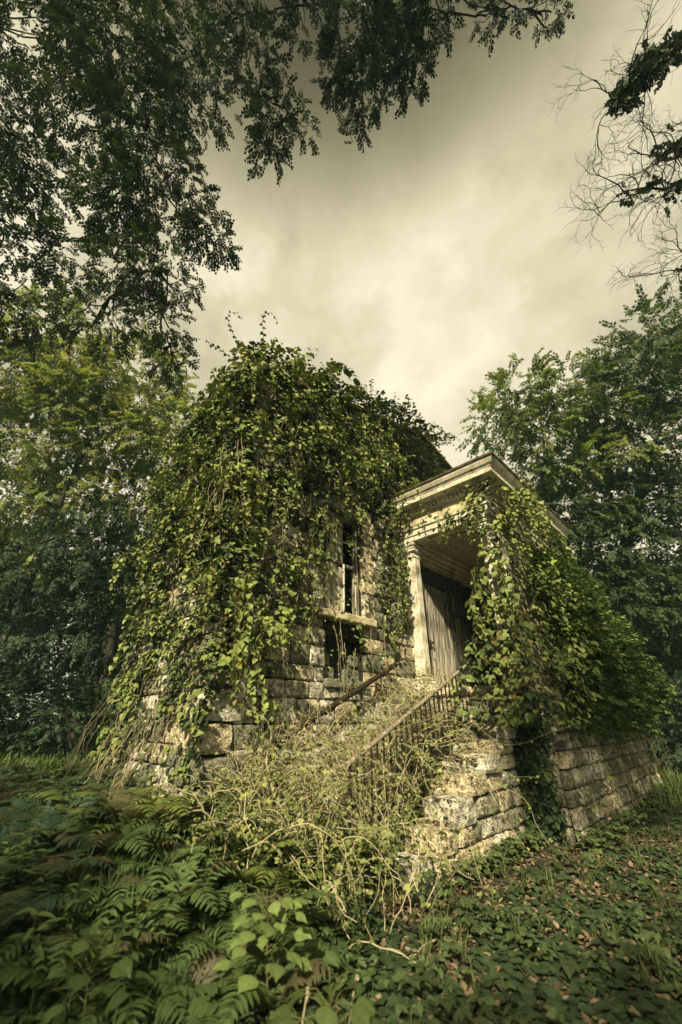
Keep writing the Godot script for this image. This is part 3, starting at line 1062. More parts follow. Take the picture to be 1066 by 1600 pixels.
func build_vines() -> void:
	rng.seed = 31
	var wall_vine := thing("wall_vine", "thick curtain of green vines hanging over the boarded-window wall", "vine", W(4.0, 0, 4.6), TURN)
	var front := func(u: float, y: float):
		var top := 7.75 + 0.3 * (u - 2.6)
		if y > top + 0.2 or (u > 7.1 and y < 6.7): return null
		var n := noise.get_noise_2d(u * 60, y * 60)
		var low := 1.7 + (u - 2.75) * 0.92 if u < 4.5 else 5.15
		if u > 4.5 and u < 5.65: low = 4.55
		if u > 5.6: low = 5.7
		low += n * 0.45
		var c := smoothstep(low - 0.15, low + 0.35, y)
		if u > 6.05 and y > 2.6: c = maxf(c, 0.75 * smoothstep(2.6, 3.4, y + n * 0.6) * smoothstep(6.0, 6.35, u + n * 0.2))
		c = c * (1 - 0.95 * soft(u, y, 3.64, 4.55, 0.3, 0.42)) * (1 - 0.9 * soft(u, y, 4.12, 3.75, 0.22, 0.55))
		if u > 4.6 and y < 5.2: c *= 1.0 if u > 5.9 else 0.5
		if u > 6.95 and y < 5.6: c *= 0.12
		c = maxf(c, 0.05 + 0.09 * clampf(n * 2, 0, 1))
		c *= clampf(0.85 + n * 1.2, 0.25, 1.0)
		var thick := 0.14 + 0.42 * smoothstep(4.6, 6.8, y) * (1.0 - 0.4 * smoothstep(5.0, 6.5, u)) + 0.18 * smoothstep(4.4, 3.0, u)
		thick *= clampf(0.75 + 1.6 * noise.get_noise_2d(u * 70 + 90, y * 70), 0.15, 1.7)
		return [W(u, y, 4.86), -DV, c, maxf(thick, 0.05)]
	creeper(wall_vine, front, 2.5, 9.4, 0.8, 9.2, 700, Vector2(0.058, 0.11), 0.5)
	# long leafy trails that hang from the mass
	for i in 34:
		var u := rr(2.7, 4.6) if i < 23 else rr(5.9, 7.0)
		var y0 := rr(4.2, 6.5) if i < 23 else rr(4.6, 6.2)
		var a := W(u, y0, 4.55 - rr(0, 0.25))
		var b := W(u + rr(-0.3, 0.3), y0 - rr(1.0, 2.4), 4.78 - rr(0, 0.12))
		strand(wall_vine, wander(a, b, 12, 0.05), 0.0055, 0.11 if i % 3 else 0.0, 0.07, 0.5, 1.0, "cane2" if i % 4 == 0 else "stem")
	for i in 9:
		var u := rr(3.4, 6.3)
		strand(wall_vine, wander(W(u, rr(2.6, 3.6), 4.78), W(u + rr(-0.35, 0.35), rr(0.8, 1.8), 4.8), 14, 0.035), 0.006, 0.06 if i % 3 == 0 else 0.0, 0.09, 0.5, 1.0, "cane2")

	var side_vine := thing("wall_vine", "dark vines with straight bare stems climbing the shaded left wall", "vine", W(2.3, 0, 6.3), TURN)
	var left := func(v: float, y: float):
		var n := noise.get_noise_2d(v * 50 + 300, y * 50)
		if y > 7.7 + n * 0.4: return null
		var c := smoothstep(1.1, 2.0, y + n * 0.8 + (v - 5.5) * 0.12)
		c *= clampf(0.72 + n * 1.8, 0.1, 1.0)
		c = maxf(c, 0.1)
		var thick := 0.12 + 0.3 * smoothstep(2.5, 6.5, y) + 0.1 * n
		return [W(2.6, y, v), -DU, c, maxf(thick, 0.05)]
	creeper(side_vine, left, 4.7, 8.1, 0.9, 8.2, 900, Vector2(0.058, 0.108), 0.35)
	for i in 30:
		var v := rr(5.4, 7.9)
		var foot := W(2.3 - rr(0.0, 0.45), 0.6, v + rr(-0.1, 0.3))
		strand(side_vine, wander(foot, W(2.52, rr(1.6, 2.7), v - rr(-0.1, 0.5)), 14, 0.05), rr(0.004, 0.009), 0.0, 1, 0.4, 1.0, "stem" if i % 3 else "cane2")

	# mass on the corner and along the top of the wall
	var crest := thing("roof_vine", "bright leafy vine heaped over the roof corner with tendrils against the sky", "vine", W(3.4, 7.6, 4.9), TURN)
	var cap := func(u: float, v: float):
		var top := 7.78 + 0.3 * (u - 2.6)
		var n := noise.get_noise_2d(u * 55 + 50, v * 55)
		var bump := 0.12 + 1.3 * maxf(0.0, noise.get_noise_2d(u * 42 + 10, v * 42) - 0.05) - 0.12 * soft(u, v, 2.7, 4.9, 1.0, 0.9)
		bump *= 1.0 - 0.7 * smoothstep(5.5, 6.6, v)
		return [W(u, top - 0.1, v), Vector3.UP, clampf(0.9 + n, 0, 1) * (1.0 - smoothstep(9.2, 10.4, u)), bump]
	creeper(crest, cap, 2.2, 10.4, 4.3, 6.6, 680, Vector2(0.058, 0.11), 1.1)  # crest leaves coloured paler, as lit by sky and sun
	var nose := func(a: float, y: float):
		var ang := a
		var d := DU * -cos(ang) + DV * -sin(ang)
		var n := noise.get_noise_2d(a * 80, y * 60)
		return [W(2.75, y, 5.05) + d * 0.15, d, smoothstep(2.4, 4.2, y + n) * clampf(0.8 + n, 0.2, 1), 0.12 + 0.42 * smoothstep(4.0, 6.5, y) + 0.15 * n]
	creeper(crest, nose, 0.0, PI / 2, 2.2, 8.0, 560, Vector2(0.058, 0.11), 0.55)
	# tendrils and the arching spray on the skyline
	strand(crest, PackedVector3Array([W(2.5, 7.6, 4.9), W(2.2, 8.05, 4.95), W(2.0, 8.4, 5.0), W(1.9, 8.65, 5.02), W(1.92, 8.8, 4.98), W(2.03, 8.82, 4.92), W(2.14, 8.68, 4.88)]), 0.007, 0.08, 0.075, 0.3)
	strand(crest, PackedVector3Array([W(2.6, 7.7, 4.65), W(2.52, 8.15, 4.58), W(2.4, 8.5, 4.52), W(2.4, 8.74, 4.48), W(2.5, 8.82, 4.43), W(2.6, 8.76, 4.4), W(2.66, 8.6, 4.38)]), 0.007, 0.08, 0.075, 0.3)
	strand(crest, PackedVector3Array([W(2.4, 7.55, 5.0), W(2.15, 7.8, 5.12), W(1.95, 7.95, 5.22), W(1.8, 8.05, 5.35), W(1.7, 8.2, 5.4)]), 0.007, 0.09, 0.07, 0.3)
	strand(crest, PackedVector3Array([W(2.7, 7.8, 4.7), W(2.9, 8.2, 4.6), W(3.2, 8.45, 4.5), W(3.35, 8.5, 4.5)]), 0.008, 0.12, 0.06, 0.4)
	strand(crest, PackedVector3Array([W(3.95, 8.0, 4.5), W(4.2, 8.6, 4.5), W(4.5, 9.02, 4.5), W(4.8, 9.1, 4.45), W(5.1, 9.0, 4.45), W(5.35, 8.72, 4.4)]), 0.011, 0.19, 0.06, 0.3)
	for i in 40:
		var u := rr(2.5, 8.5)
		var y := 7.9 + 0.3 * (u - 2.6)
		strand(crest, wander(W(u, y, 4.8), W(u + rr(-0.2, 0.5), y + rr(0.2, 0.8), 4.7 + rr(-0.2, 0.3)), 4, 0.05), 0.006, 0.1, 0.06, 0.5)
	for i in 12:
		var a := rr(0.1, 1.4)
		var d := DU * -cos(a) + DV * -sin(a)
		strand(crest, wander(W(2.75, rr(4.4, 6.0), 5.0) + d * 0.5, W(2.75, rr(3.0, 4.2), 5.0) + d * rr(0.25, 0.5) + DU * rr(-0.3, 0.4), 16, 0.06), 0.006, 0.0, 1, 0.5, 1, "cane2")

	# ragged trails that stand off the mass
	for i in 46:
		var a := rr(-0.3, 1.57)
		var d := DU * -cos(a) + DV * -sin(a)
		var p := W(2.75, rr(3.0, 7.6), 5.0) + d * 0.45
		if a < 0.0:
			d = -DU
			p = W(2.3, rr(2.6, 7.4), rr(5.2, 7.9))
		elif i % 3 == 0:
			d = -DV
			p = W(rr(3.0, 6.8), rr(5.6, 8.2), 4.45)
		var q := p + d * rr(0.15, 0.4) + Vector3(rr(-0.2, 0.2), rr(-0.1, 0.3), rr(-0.2, 0.2))
		var e := q + d * rr(0.0, 0.15) - Vector3(0, rr(0.3, 0.9), 0)
		strand(crest, PackedVector3Array([p, p.lerp(q, 0.6) + Vector3(0, 0.06, 0), q, q.lerp(e, 0.5) + rv() * 0.06, e]), 0.005, 0.12, 0.06, 0.85)
	# the long leafy tongue that reaches down the corner
	var tongue := thing("leafy_trail", "pale green leafy trail hanging down the corner stones of the house", "vine", W(2.7, 0, 4.6), TURN)
	for i in 6:
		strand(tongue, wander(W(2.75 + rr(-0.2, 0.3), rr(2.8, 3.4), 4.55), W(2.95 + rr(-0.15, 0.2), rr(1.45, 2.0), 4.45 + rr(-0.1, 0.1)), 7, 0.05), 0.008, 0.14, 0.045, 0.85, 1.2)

	# porch: pier, side and cornice
	var porch_vine := thing("porch_vine", "dense vine burying the right porch column and pouring down to the steps", "vine", W(7.6, 0, 2.6), TURN)
	var pside := func(u: float, y: float):
		var n := noise.get_noise_2d(u * 50 + 700, y * 50)
		if y > 6.15: return null
		var c := 1.0
		c *= 1.0 - 0.75 * soft(u, y, 9.6, 5.2, 1.7, 0.7) * clampf(0.8 + n, 0, 1)
		c *= smoothstep(1.15, 1.9, y + n * 0.7)
		c *= clampf(0.9 + n, 0.2, 1)
		var thick := 0.18 + 0.5 * smoothstep(5.6, 3.6, y) * smoothstep(1.2, 2.4, y) + 0.22 * n
		if y > 5.5: thick = 0.4 + 0.12 * n
		return [W(u, y, 2.72), -DV, c, maxf(thick, 0.06)]
	creeper(porch_vine, pside, 7.05, 11.9, 1.2, 6.2, 370, Vector2(0.07, 0.14), 0.5)
	var pfront := func(v: float, y: float):
		var n := noise.get_noise_2d(v * 50 + 900, y * 50)
		var c := smoothstep(3.2, 2.9, v + n * 0.25)
		if y > 5.2: c = maxf(c, 0.5 * smoothstep(4.6, 2.9, v) * clampf(0.55 + n * 1.6 - 0.5 * smoothstep(5.85, 6.2, y), 0, 1))
		c *= clampf(0.9 + n, 0.2, 1)
		var thick := 0.2 + 0.25 * smoothstep(5.0, 3.0, y) + 0.15 * n
		return [W(7.16, y, v), -DU, c, maxf(thick, 0.06)]
	creeper(porch_vine, pfront, 2.5, 4.7, 1.9, 6.15, 380, Vector2(0.065, 0.13), 0.55)
	var spill := func(v: float, y: float):
		var n := noise.get_noise_2d(v * 70 + 60, y * 70)
		return [W(6.93, y, v), -DU, smoothstep(3.95, 3.3, v + n * 0.5) * smoothstep(1.45, 1.75, y + n * 0.3), 0.28 + 0.2 * n]
	creeper(porch_vine, spill, 2.45, 3.95, 1.4, 2.9, 480, Vector2(0.07, 0.14), 0.5)
	for i in 13:
		var v := rr(2.7, 4.0)
		var a := W(7.0, rr(5.4, 5.75), v)
		strand(porch_vine, wander(a, a + Vector3(rr(-0.15, 0.15), -rr(0.3, 0.75), rr(-0.1, 0.15)), 5, 0.04), 0.005, 0.105, 0.055, 0.35)
	for i in 16:
		var u := rr(6.7, 9.0)
		var a := W(u, rr(5.9, 6.3), 2.15 + rr(-0.1, 0.2))
		strand(porch_vine, wander(a, a + Vector3(rr(-0.2, 0.2), -rr(0.5, 1.3), rr(0.0, 0.3)), 6, 0.05), 0.006, 0.125, 0.055, 0.75)
	for i in 14:
		var a := W(rr(6.5, 7.2), rr(3.0, 4.6), rr(2.3, 3.2))
		strand(porch_vine, wander(a, a + Vector3(rr(-0.35, 0.25), -rr(0.8, 1.7), rr(0.0, 0.35)), 7, 0.06), 0.007, 0.15, 0.07, 0.6)
	# bush at the far end of the porch
	var bush := thing("porch_shrub", "feathery green shrub spilling over the right end of the porch wall", "shrub", W(11.5, 1.5, 2.3), TURN)
	var sp := Scatter.new()
	var inv := bush.transform.affine_inverse()
	for i in 3400:
		var u := rr(8.6, 15.4)
		var top := 5.3 - 0.28 * absf(u - 10.5) - 0.1 * maxf(0, u - 12)
		var y := lerpf(1.35, top, pow(rng.randf(), 0.8))
		var k := (y - 1.3) / (top - 1.3)
		var reach := 0.95 * sin(PI * clampf(k * 0.85 + 0.12, 0, 1)) * (0.65 + 0.9 * maxf(-0.4, noise.get_noise_3d(u * 40, y * 40, 5)))
		reach *= smoothstep(8.4, 10.0, u)
		var v := 2.7 - reach * (1.0 - pow(rng.randf(), 2.2)) + rr(-0.1, 0.1)
		if u > 13.5: v += (u - 13.5) * 0.3
		var z := -DV * rr(0.2, 1) + DU * rr(-0.7, 0.9) + Vector3.UP * rr(-0.35, 0.5)
		sp.add(inv * aim(z, Vector3.UP + rv() * 0.4, W(u, y, v), rr(0.25, 0.45)), vine_color(0.42) * Color(0.82, 0.96, 0.95))
	scatter("foliage", sp, leaf_meshes.sprig1, M.tree_leaf, bush)
	# sparse ivy and dead runners on the base wall
	var low := func(u: float, y: float):
		var n := noise.get_noise_2d(u * 70 + 40, y * 70)
		return [W(u, y, 2.62 - (0.06 * (2.0 - y))), -DV, clampf(0.1 + n * 1.1 + 0.35 * smoothstep(1.2, 1.9, y), 0, 1), 0.06]
	creeper(porch_vine, low, 7.85, 14.4, 0.05, 2.0, 260, Vector2(0.05, 0.1), 0.35)
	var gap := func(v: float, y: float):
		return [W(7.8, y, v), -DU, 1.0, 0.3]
	creeper(porch_vine, gap, 2.74, 3.5, 0.0, 2.0, 1300, Vector2(0.06, 0.11), -0.25)  # near-black leaves packed in to darken the gap like shade
	for i in 22:
		var u := rr(7.9, 12.0)
		strand(porch_vine, wander(W(u, rr(1.7, 2.2), 2.52), W(u + rr(-0.3, 0.3), rr(0.1, 0.9), 2.5), 9, 0.03), 0.006, 0.0, 1, 0.4, 1, "stem")
	for i in 22:
		var u := rr(9.5, 14.8)
		var st := begin()
		tube(st, to_local_pts(bush, wander(W(u, 2.2 + rr(0, 1), 2.3), W(u + rr(-0.3, 0.6), 0.25, 2.35 - rr(0, 0.25)), 6, 0.05)), 0.01, 0.006, 4)
		part("stem", st, M.stem, bush)

func to_local_pts(o: Node3D, pts: PackedVector3Array) -> PackedVector3Array:
	var inv := o.transform.affine_inverse()
	var out := PackedVector3Array()
	for p in pts: out.append(inv * p)
	return out

# ------------------------------------------------------------------ trees

func tree_color(tone: Color) -> Color:
	var c := tone * rr(0.65, 1.3)
	c.r *= rr(0.85, 1.15)
	return c

# trunk through the given points, a limb to every bough [centre, radius], sprigs on the boughs
func tree(called: String, label: String, category: String, trunk: Array, r0: float, boughs: Array, density: float, sprig: Vector2, tone: Color, mesh := "sprig0", droop := 0.4, group := "", flat := 0.75, slim := 1.0, leaf := "tree_leaf", hole := -0.02) -> Node3D:
	var base: Vector3 = trunk[0]
	var o := thing(called, label, category, base, 0.0, group)
	var tp := PackedVector3Array()
	for i in trunk.size() - 1:
		var seg := wander(trunk[i] - base, trunk[i + 1] - base, 4, 0.06)
		for k in seg.size() - (0 if i == trunk.size() - 2 else 1): tp.append(seg[k])
	var st := begin()
	tube(st, tp, r0, r0 * 0.45, 9)
	part("trunk", st, M.bark, o)
	var s := Scatter.new()
	# every limb grows from the trunk or from the end of an earlier limb, whichever is nearer
	var joints := []
	for i in range(tp.size() / 3, tp.size()): joints.append([tp[i], lerpf(0.26, 0.16, float(i) / tp.size()) * r0])
	var order := boughs.duplicate()
	order.sort_custom(func(a, b): return a[0].distance_to(base + tp[tp.size() - 1]) < b[0].distance_to(base + tp[tp.size() - 1]))
	for b in order:
		var c: Vector3 = b[0] - base
		var r: float = b[1]
		var best := 1e9
		var from = joints[0]
		for q in joints:
			var d: float = q[0].distance_to(c)
			if d < best:
				best = d
				from = q
		var lr: float = maxf(from[1] * slim, 0.02)
		st = begin()
		var limb := wander(from[0], c, 9, 0.12 * clampf(best / 3.0, 0.4, 2.0), -best * 0.06)
		tube(st, limb, lr, maxf(lr * 0.55, 0.015), 6)
		joints.append([c, maxf(from[1] * 0.7, 0.025)])
		for i in 7:
			var d := (rv() + Vector3(0, 0.1, 0)).normalized() * r * rr(0.6, 0.95)
			d.y *= flat
			tube(st, wander(limb[rng.randi_range(4, 7)], c + d, 5, 0.09, 0.05), 0.022, 0.006, 4)
		part("limb", st, M.bark, o)
		var n := int(density * r * r)
		var shade := rr(0.8, 1.2)
		for i in n:
			var d := rv()
			if d.length() > 1.0: d = d.normalized() * rr(0.7, 1.05)
			var p := d * r
			p.y *= flat
			if noise.get_noise_3dv((c + p) * (85.0 / r)) < hole: continue
			var z := d * 0.8 + rv() * 0.6 + Vector3.DOWN * droop
			s.add(aim(z, Vector3.UP + rv() * 0.5, c + p, rr(sprig.x, sprig.y)), tree_color(tone) * shade)
	scatter("crown", s, leaf_meshes[mesh], M[leaf], o)
	return o

func boughs(list: Array, r: float) -> Array:
	var out := []
	for p in list: out.append([p, r * rr(0.8, 1.2)])
	return out

# bare branching twigs
func twigs(st: SurfaceTool, a: Vector3, d: Vector3, len: float, r: float, depth: int) -> void:
	var p := PackedVector3Array([a])
	var dir := d.normalized()
	var q := a
	for i in 4:
		dir = (dir + rv() * 0.5 + Vector3.DOWN * 0.03).normalized()
		q += dir * len / 4
		p.append(q)
		if depth > 0 and i > 0:
			if rng.randf() < 0.8:
				twigs(st, q, dir + rv() * 1.1, len * rr(0.45, 0.7), r * 0.55, depth - 1)
	tube(st, p, r, r * 0.6, 4 if depth > 1 else 3)
	if depth > 0: twigs(st, q, dir, len * 0.6, r * 0.6, depth - 1)

func build_trees() -> void:
	rng.seed = 61
	var dark := Color(0.026, 0.045, 0.023)  # blue-green tint stands in for teal shade on dark foliage
	var mid := Color(0.042, 0.064, 0.024)
	var bright := Color(0.19, 0.225, 0.075)
	# big tree at the left, its branches hang into the sky
	var L1 := [Vector3(-7.09, 15.65, -2.61), Vector3(-5.29, 15.65, -2.61), Vector3(-3.95, 15.91, -2.47), Vector3(-3.6, 14.73, -3.11), Vector3(-6.20, 14.07, -3.47), Vector3(-4.54, 13.67, -3.69), Vector3(-7.09, 12.75, -4.19), Vector3(-5.45, 12.35, -4.40), Vector3(-4.3, 12.6, -4.33), Vector3(-6.64, 11.17, -5.05), Vector3(-5.00, 10.90, -5.19), Vector3(-4.1, 10.9, -5.26), Vector3(-7.39, 10.11, -5.62), Vector3(-5.75, 9.85, -5.76)]
	L1.append_array([Vector3(-8.3, 14.2, -3.0), Vector3(-8.6, 12.0, -4.0), Vector3(-8.4, 10.4, -5.0), Vector3(-5.2, 12.0, -4.5), Vector3(-8.0, 13.2, -3.6), Vector3(-7.7, 11.6, -4.6), Vector3(-6.2, 16.2, -2.2), Vector3(-4.9, 14.8, -3.0)])
	var bl := boughs(L1, 1.05)
	for b in bl:
		if b[0].y < 12.4: b[1] *= 0.78
	bl.append([Vector3(-3.2, 11.75, -4.8), 0.55])
	bl.append([Vector3(-2.85, 11.3, -4.9), 0.4])
	bl.append_array([[Vector3(-5.9, 6.0, 1.8), 1.25], [Vector3(-7.0, 6.5, 0.7), 1.25], [Vector3(-5.6, 5.5, 3.2), 1.25], [Vector3(-4.3, 9.8, -5.9), 0.7]])  # low boughs out of view, added to shade the lower left; last one seen
	bl.append([Vector3(-4.0, 9.0, -6.3), 0.5])
	tree("broadleaf_tree", "tall dark broadleaf tree whose branches overhang the upper left sky", "tree", [Vector3(-9.5, 0.3, -2.0), Vector3(-9.0, 6, -2.4), Vector3(-8.8, 12, -2.4), Vector3(-8.6, 18, -1.0)], 0.36, bl, 330, Vector2(0.22, 0.36), Color(0.05, 0.075, 0.03), "sprig0", 0.5, "", 0.75, 0.4, "tree_leaf", -0.14)
	# pale trees behind it, leaf colours raised to look backlit
	var L2 := [Vector3(-14.79, 15.46, -12.96), Vector3(-12.09, 15.46, -12.96), Vector3(-9.39, 15.46, -12.96), Vector3(-14.19, 12.83, -14.39), Vector3(-10.59, 13.09, -14.24), Vector3(-8.2, 13.35, -14.10), Vector3(-12.2, 14.2, -13.2), Vector3(-13.4, 17.2, -12), Vector3(-16.5, 14, -13)]
	tree("broadleaf_tree", "pale yellow-green tree behind the overhanging dark one, at the left", "tree", [Vector3(-13.0, 0.6, -15), Vector3(-12.6, 7, -15), Vector3(-11.6, 13, -14)], 0.17, boughs(L2, 2.0), 150, Vector2(0.4, 0.65), bright, "sprig0", 0.3, "", 0.75, 1.0, "thin_leaf", -0.12)
	var L3 := [Vector3(-15.39, 10.72, -15.53), Vector3(-12.39, 10.72, -15.53), Vector3(-9.6, 11.0, -16), Vector3(-9.0, 9.0, -17.5), Vector3(-13, 8.3, -17), Vector3(-10.5, 7.5, -18), Vector3(-8.0, 11.5, -17.5), Vector3(-16, 7.5, -18)]
	tree("broadleaf_tree", "bright green tree standing just behind the left end of the house", "tree", [Vector3(-9.6, 0.6, -17.5), Vector3(-10, 5, -17.2), Vector3(-11, 9.5, -16.5)], 0.26, boughs(L3, 2.0), 150, Vector2(0.4, 0.65), Color(0.2, 0.235, 0.072), "sprig0", 0.3, "", 0.75, 1.0, "thin_leaf", -0.12)
	# dark understorey at the left
	var LD := [Vector3(-9.2, 5.6, -11.0), Vector3(-7.4, 5.9, -11.6), Vector3(-9.6, 4.0, -11.42), Vector3(-7.5, 4.2, -12.2), Vector3(-6.6, 5.0, -12.6), Vector3(-10.5, 5.5, -12), Vector3(-8.4, 7.2, -12.2), Vector3(-6.6, 7.0, -13.2)]
	tree("understorey_tree", "dark small tree with thin forked trunk beside the vine-covered left wall", "tree", [Vector3(-7.3, 0.6, -12.3), Vector3(-7.35, 2.2, -12.2), Vector3(-7.7, 4.2, -12.0), Vector3(-7.9, 6.0, -11.9)], 0.13, boughs(LD, 1.35), 170, Vector2(0.35, 0.55), dark, "sprig1", 0.4)
	# tree above: sprays hanging from the top of the picture
	var TC := [[Vector3(-2.17, 14.6, -2.13), 0.62], [Vector3(-1.77, 13.8, -2.51), 0.55], [Vector3(-1.45, 13.0, -3.0), 0.45], [Vector3(-1.4, 12.35, -3.21), 0.42], [Vector3(-1.5, 11.9, -3.47), 0.3], [Vector3(-0.85, 12.5, -3.15), 0.3], [Vector3(-0.71, 14.7, -2.0), 0.55], [Vector3(0.36, 14.2, -2.32), 0.75], [Vector3(1.16, 14.1, -2.32), 0.7], [Vector3(1.9, 14.5, -2.1), 0.5], [Vector3(0.45, 13.2, -2.85), 0.5], [Vector3(0.36, 12.45, -3.2), 0.28], [Vector3(1.43, 13.5, -2.64), 0.45], [Vector3(0.0, 13.5, -2.65), 0.45], [Vector3(0.9, 15.0, -1.6), 0.8], [Vector3(-1.0, 15.3, -1.2), 0.8], [Vector3(3.03, 14.5, -2.1), 0.3], [Vector3(4.4, 14.6, -2.07), 0.3], [Vector3(3.56, 14.7, -2.00), 0.3],
		[Vector3(-7.4, 8.0, 6.2), 1.5], [Vector3(-5.6, 8.2, 6.6), 1.4], [Vector3(-4.6, 7.6, 7.4), 1.1], [Vector3(1.2, 8.0, 5.9), 1.1], [Vector3(2.7, 8.0, 6.5), 1.1], [Vector3(-0.1, 8.0, 6.9), 1.0], [Vector3(-1.4, 8.0, 7.1), 0.9], [Vector3(2.9, 8.2, 4.6), 1.1], [Vector3(4.3, 8.2, 6.9), 1.3], [Vector3(3.2, 8.3, 5.6), 1.5], [Vector3(5.2, 8.0, 5.2), 1.5], [Vector3(1.0, 8.0, 7.4), 1.2], [Vector3(4.8, 6.2, 2.4), 1.2], [Vector3(5.9, 5.6, 1.5), 1.2], [Vector3(0.4, 10.3, 3.6), 0.9], [Vector3(1.9, 10.5, 2.7), 1.1], [Vector3(3.2, 10.6, 1.9), 1.1]]  # unseen boughs behind the camera, added to shade the foreground and right wall
	tree("broadleaf_tree", "overhanging leafy branches that drop into the sky from the top edge", "tree", [Vector3(6.5, 0, 4.0), Vector3(6.0, 7, 3.4), Vector3(4.6, 13, 2.2), Vector3(2.6, 17.0, 1.4)], 0.34, TC, 560, Vector2(0.2, 0.34), dark, "sprig0", 0.75, "", 1.0, 0.5, "tree_leaf", -0.1)
	# trees to the right, behind the porch
	var R1 := [Vector3(8.9, 15.9, -13.68), Vector3(7.8, 14.6, -14.43), Vector3(9.6, 14.3, -14.58), Vector3(11.2, 15.6, -13.68), Vector3(10.04, 12.6, -15.49), Vector3(11.62, 12.89, -15.49), Vector3(12.8, 14.9, -14.5), Vector3(13.52, 13.2, -15.19)]
	tree("broadleaf_tree", "green tree behind the porch roof with a slender leaning forked trunk", "tree", [Vector3(11.9, 0, -20), Vector3(11.7, 5.1, -19.2), Vector3(10.9, 8.7, -17.76), Vector3(9.9, 12.6, -15.6)], 0.36, boughs(R1, 1.75), 125, Vector2(0.45, 0.75), Color(0.135, 0.175, 0.06), "sprig0", 0.2, "", 0.75, 1.0, "thin_leaf")
	var R2 := [Vector3(14.79, 17.0, -13.07), Vector3(16.37, 18.5, -12.16), Vector3(16.37, 16.23, -13.68), Vector3(13.6, 15.4, -14.2), Vector3(15.42, 13.45, -15.19), Vector3(16.37, 11.22, -16.40), Vector3(14.15, 11.0, -16.70), Vector3(18.5, 15, -14), Vector3(18.5, 12, -15), Vector3(12.4, 11.3, -17), Vector3(17.5, 9.0, -17), Vector3(11, 8.4, -18), Vector3(12.6, 7.0, -18.2), Vector3(14.5, 6.5, -18), Vector3(10.2, 10.2, -17.4), Vector3(16.5, 6, -18), Vector3(11.3, 6, -19), Vector3(13.5, 9.3, -17.2)]
	tree("broadleaf_tree", "large dark spreading tree filling the right edge beside the porch", "tree", [Vector3(12.9, 0, -19.5), Vector3(13.1, 5, -19.3), Vector3(13.9, 8.7, -17.8), Vector3(15.3, 13.4, -15.2)], 0.42, boughs(R2, 2.05), 120, Vector2(0.45, 0.75), Color(0.056, 0.085, 0.036), "sprig0", 0.25, "", 0.75, 1.0, "thin_leaf")
	# bare tree in the upper right
	var bt := thing("bare_tree", "nearly leafless tree reaching crooked twigs in from the right edge", "tree", Vector3(10.5, 0, -1.5))
	var b0 := bt.position
	var st := begin()
	tube(st, PackedVector3Array([Vector3.ZERO, Vector3(-0.1, 5, -0.2), Vector3(-0.4, 10, -0.5), Vector3(-0.9, 15.5, -0.7)]), 0.3, 0.14, 9)
	part("trunk", st, M.bark, bt)
	var s := Scatter.new()
	for l in [[Vector3(-0.6, 13.2, -0.5), Vector3(6.9, 13.9, -2.35), Vector3(5.75, 12.85, -2.95), 0.075], [Vector3(-0.35, 10, -0.5), Vector3(7.6, 11.35, -3.75), Vector3(5.9, 11.3, -3.85), 0.05], [Vector3(-0.35, 10.4, -0.5), Vector3(7.3, 12.3, -3.3), Vector3(6.6, 11.9, -3.5), 0.045], [Vector3(-0.35, 9.4, -0.5), Vector3(7.8, 10.3, -4.3), Vector3(7.0, 9.8, -4.6), 0.04]]:
		st = begin()
		var w = wander(l[0], l[1] - b0, 5, 0.12)
		tube(st, w, l[3] * 1.6, l[3], 6)
		var w2 = wander(l[1] - b0, l[2] - b0, 5, 0.09)
		tube(st, w2, l[3], 0.014, 5)
		for i in range(0, 6):
			for k in 2:
				var d: Vector3 = (l[2] - l[1]).normalized() + rv() * 1.0
				twigs(st, w2[i], d, rr(0.6, 1.0), 0.014, 3)
		part("limb", st, M.bark, bt)
		if l[3] > 0.02:
			for i in (230 if l[3] > 0.07 else 35):
				var q = w2[rng.randi_range(0, 5)].lerp(w2[rng.randi_range(0, 5)], rr(0, 1)) + rv() * rr(0.05, 0.32)
				s.add(aim(rv() + Vector3.DOWN * 0.4, Vector3.UP + rv(), q, rr(0.16, 0.3)), tree_color(dark))
	scatter("leaf_clumps", s, leaf_meshes.sprig2, M.tree_leaf, bt)
	# woods in the distance, tree by tree
	var far := 0
	for d in [[-24, -26], [-18, -33], [-11, -36], [-4, -38], [4, -40], [11, -38], [18, -34], [24, -28], [28, -20], [-30, -18], [-27, -10], [23, -14], [-20, -21], [-15, -26], [16, -24], [20, -18], [-33, -12], [31, -13]]:
		var x: float = d[0]
		var z: float = d[1]
		var g := ground_y(x, z)
		var h := rr(8, 12)
		var b := []
		for i in 9:
			b.append([Vector3(x + rr(-3, 3), g + (1.2 if i < 2 else rr(1.8, h)), z + rr(-2, 2)), rr(2.0, 2.8)])
		tree("distant_tree", "distant leafy tree in the dark woods behind the house", "tree", [Vector3(x, g - 0.2, z), Vector3(x + rr(-0.5, 0.5), g + h * 0.5, z), Vector3(x + rr(-1, 1), g + h * 0.85, z)], 0.25, b, 45, Vector2(0.8, 1.2), Color(0.04, 0.055, 0.02), "sprig1", 0.2, "trees of the distant woods")
	# shrubs
	var places := [[-9.5, -9.5, 1.9], [-11.5, -8.0, 2.2], [-6.1, -10.4, 1.1], [-8.2, -13.8, 2.0], [-12.5, -12, 2.4], [13.5, -11.5, 1.6], [15.5, -13.5, 2.0], [17.5, -10.5, 1.8], [12.0, -15.5, 1.9], [-16.5, -13.5, 2.2], [-14.0, -18.0, 2.0], [18.5, -16.0, 2.4], [13.4, -17.5, 2.2], [15.6, -8.6, 1.5]]
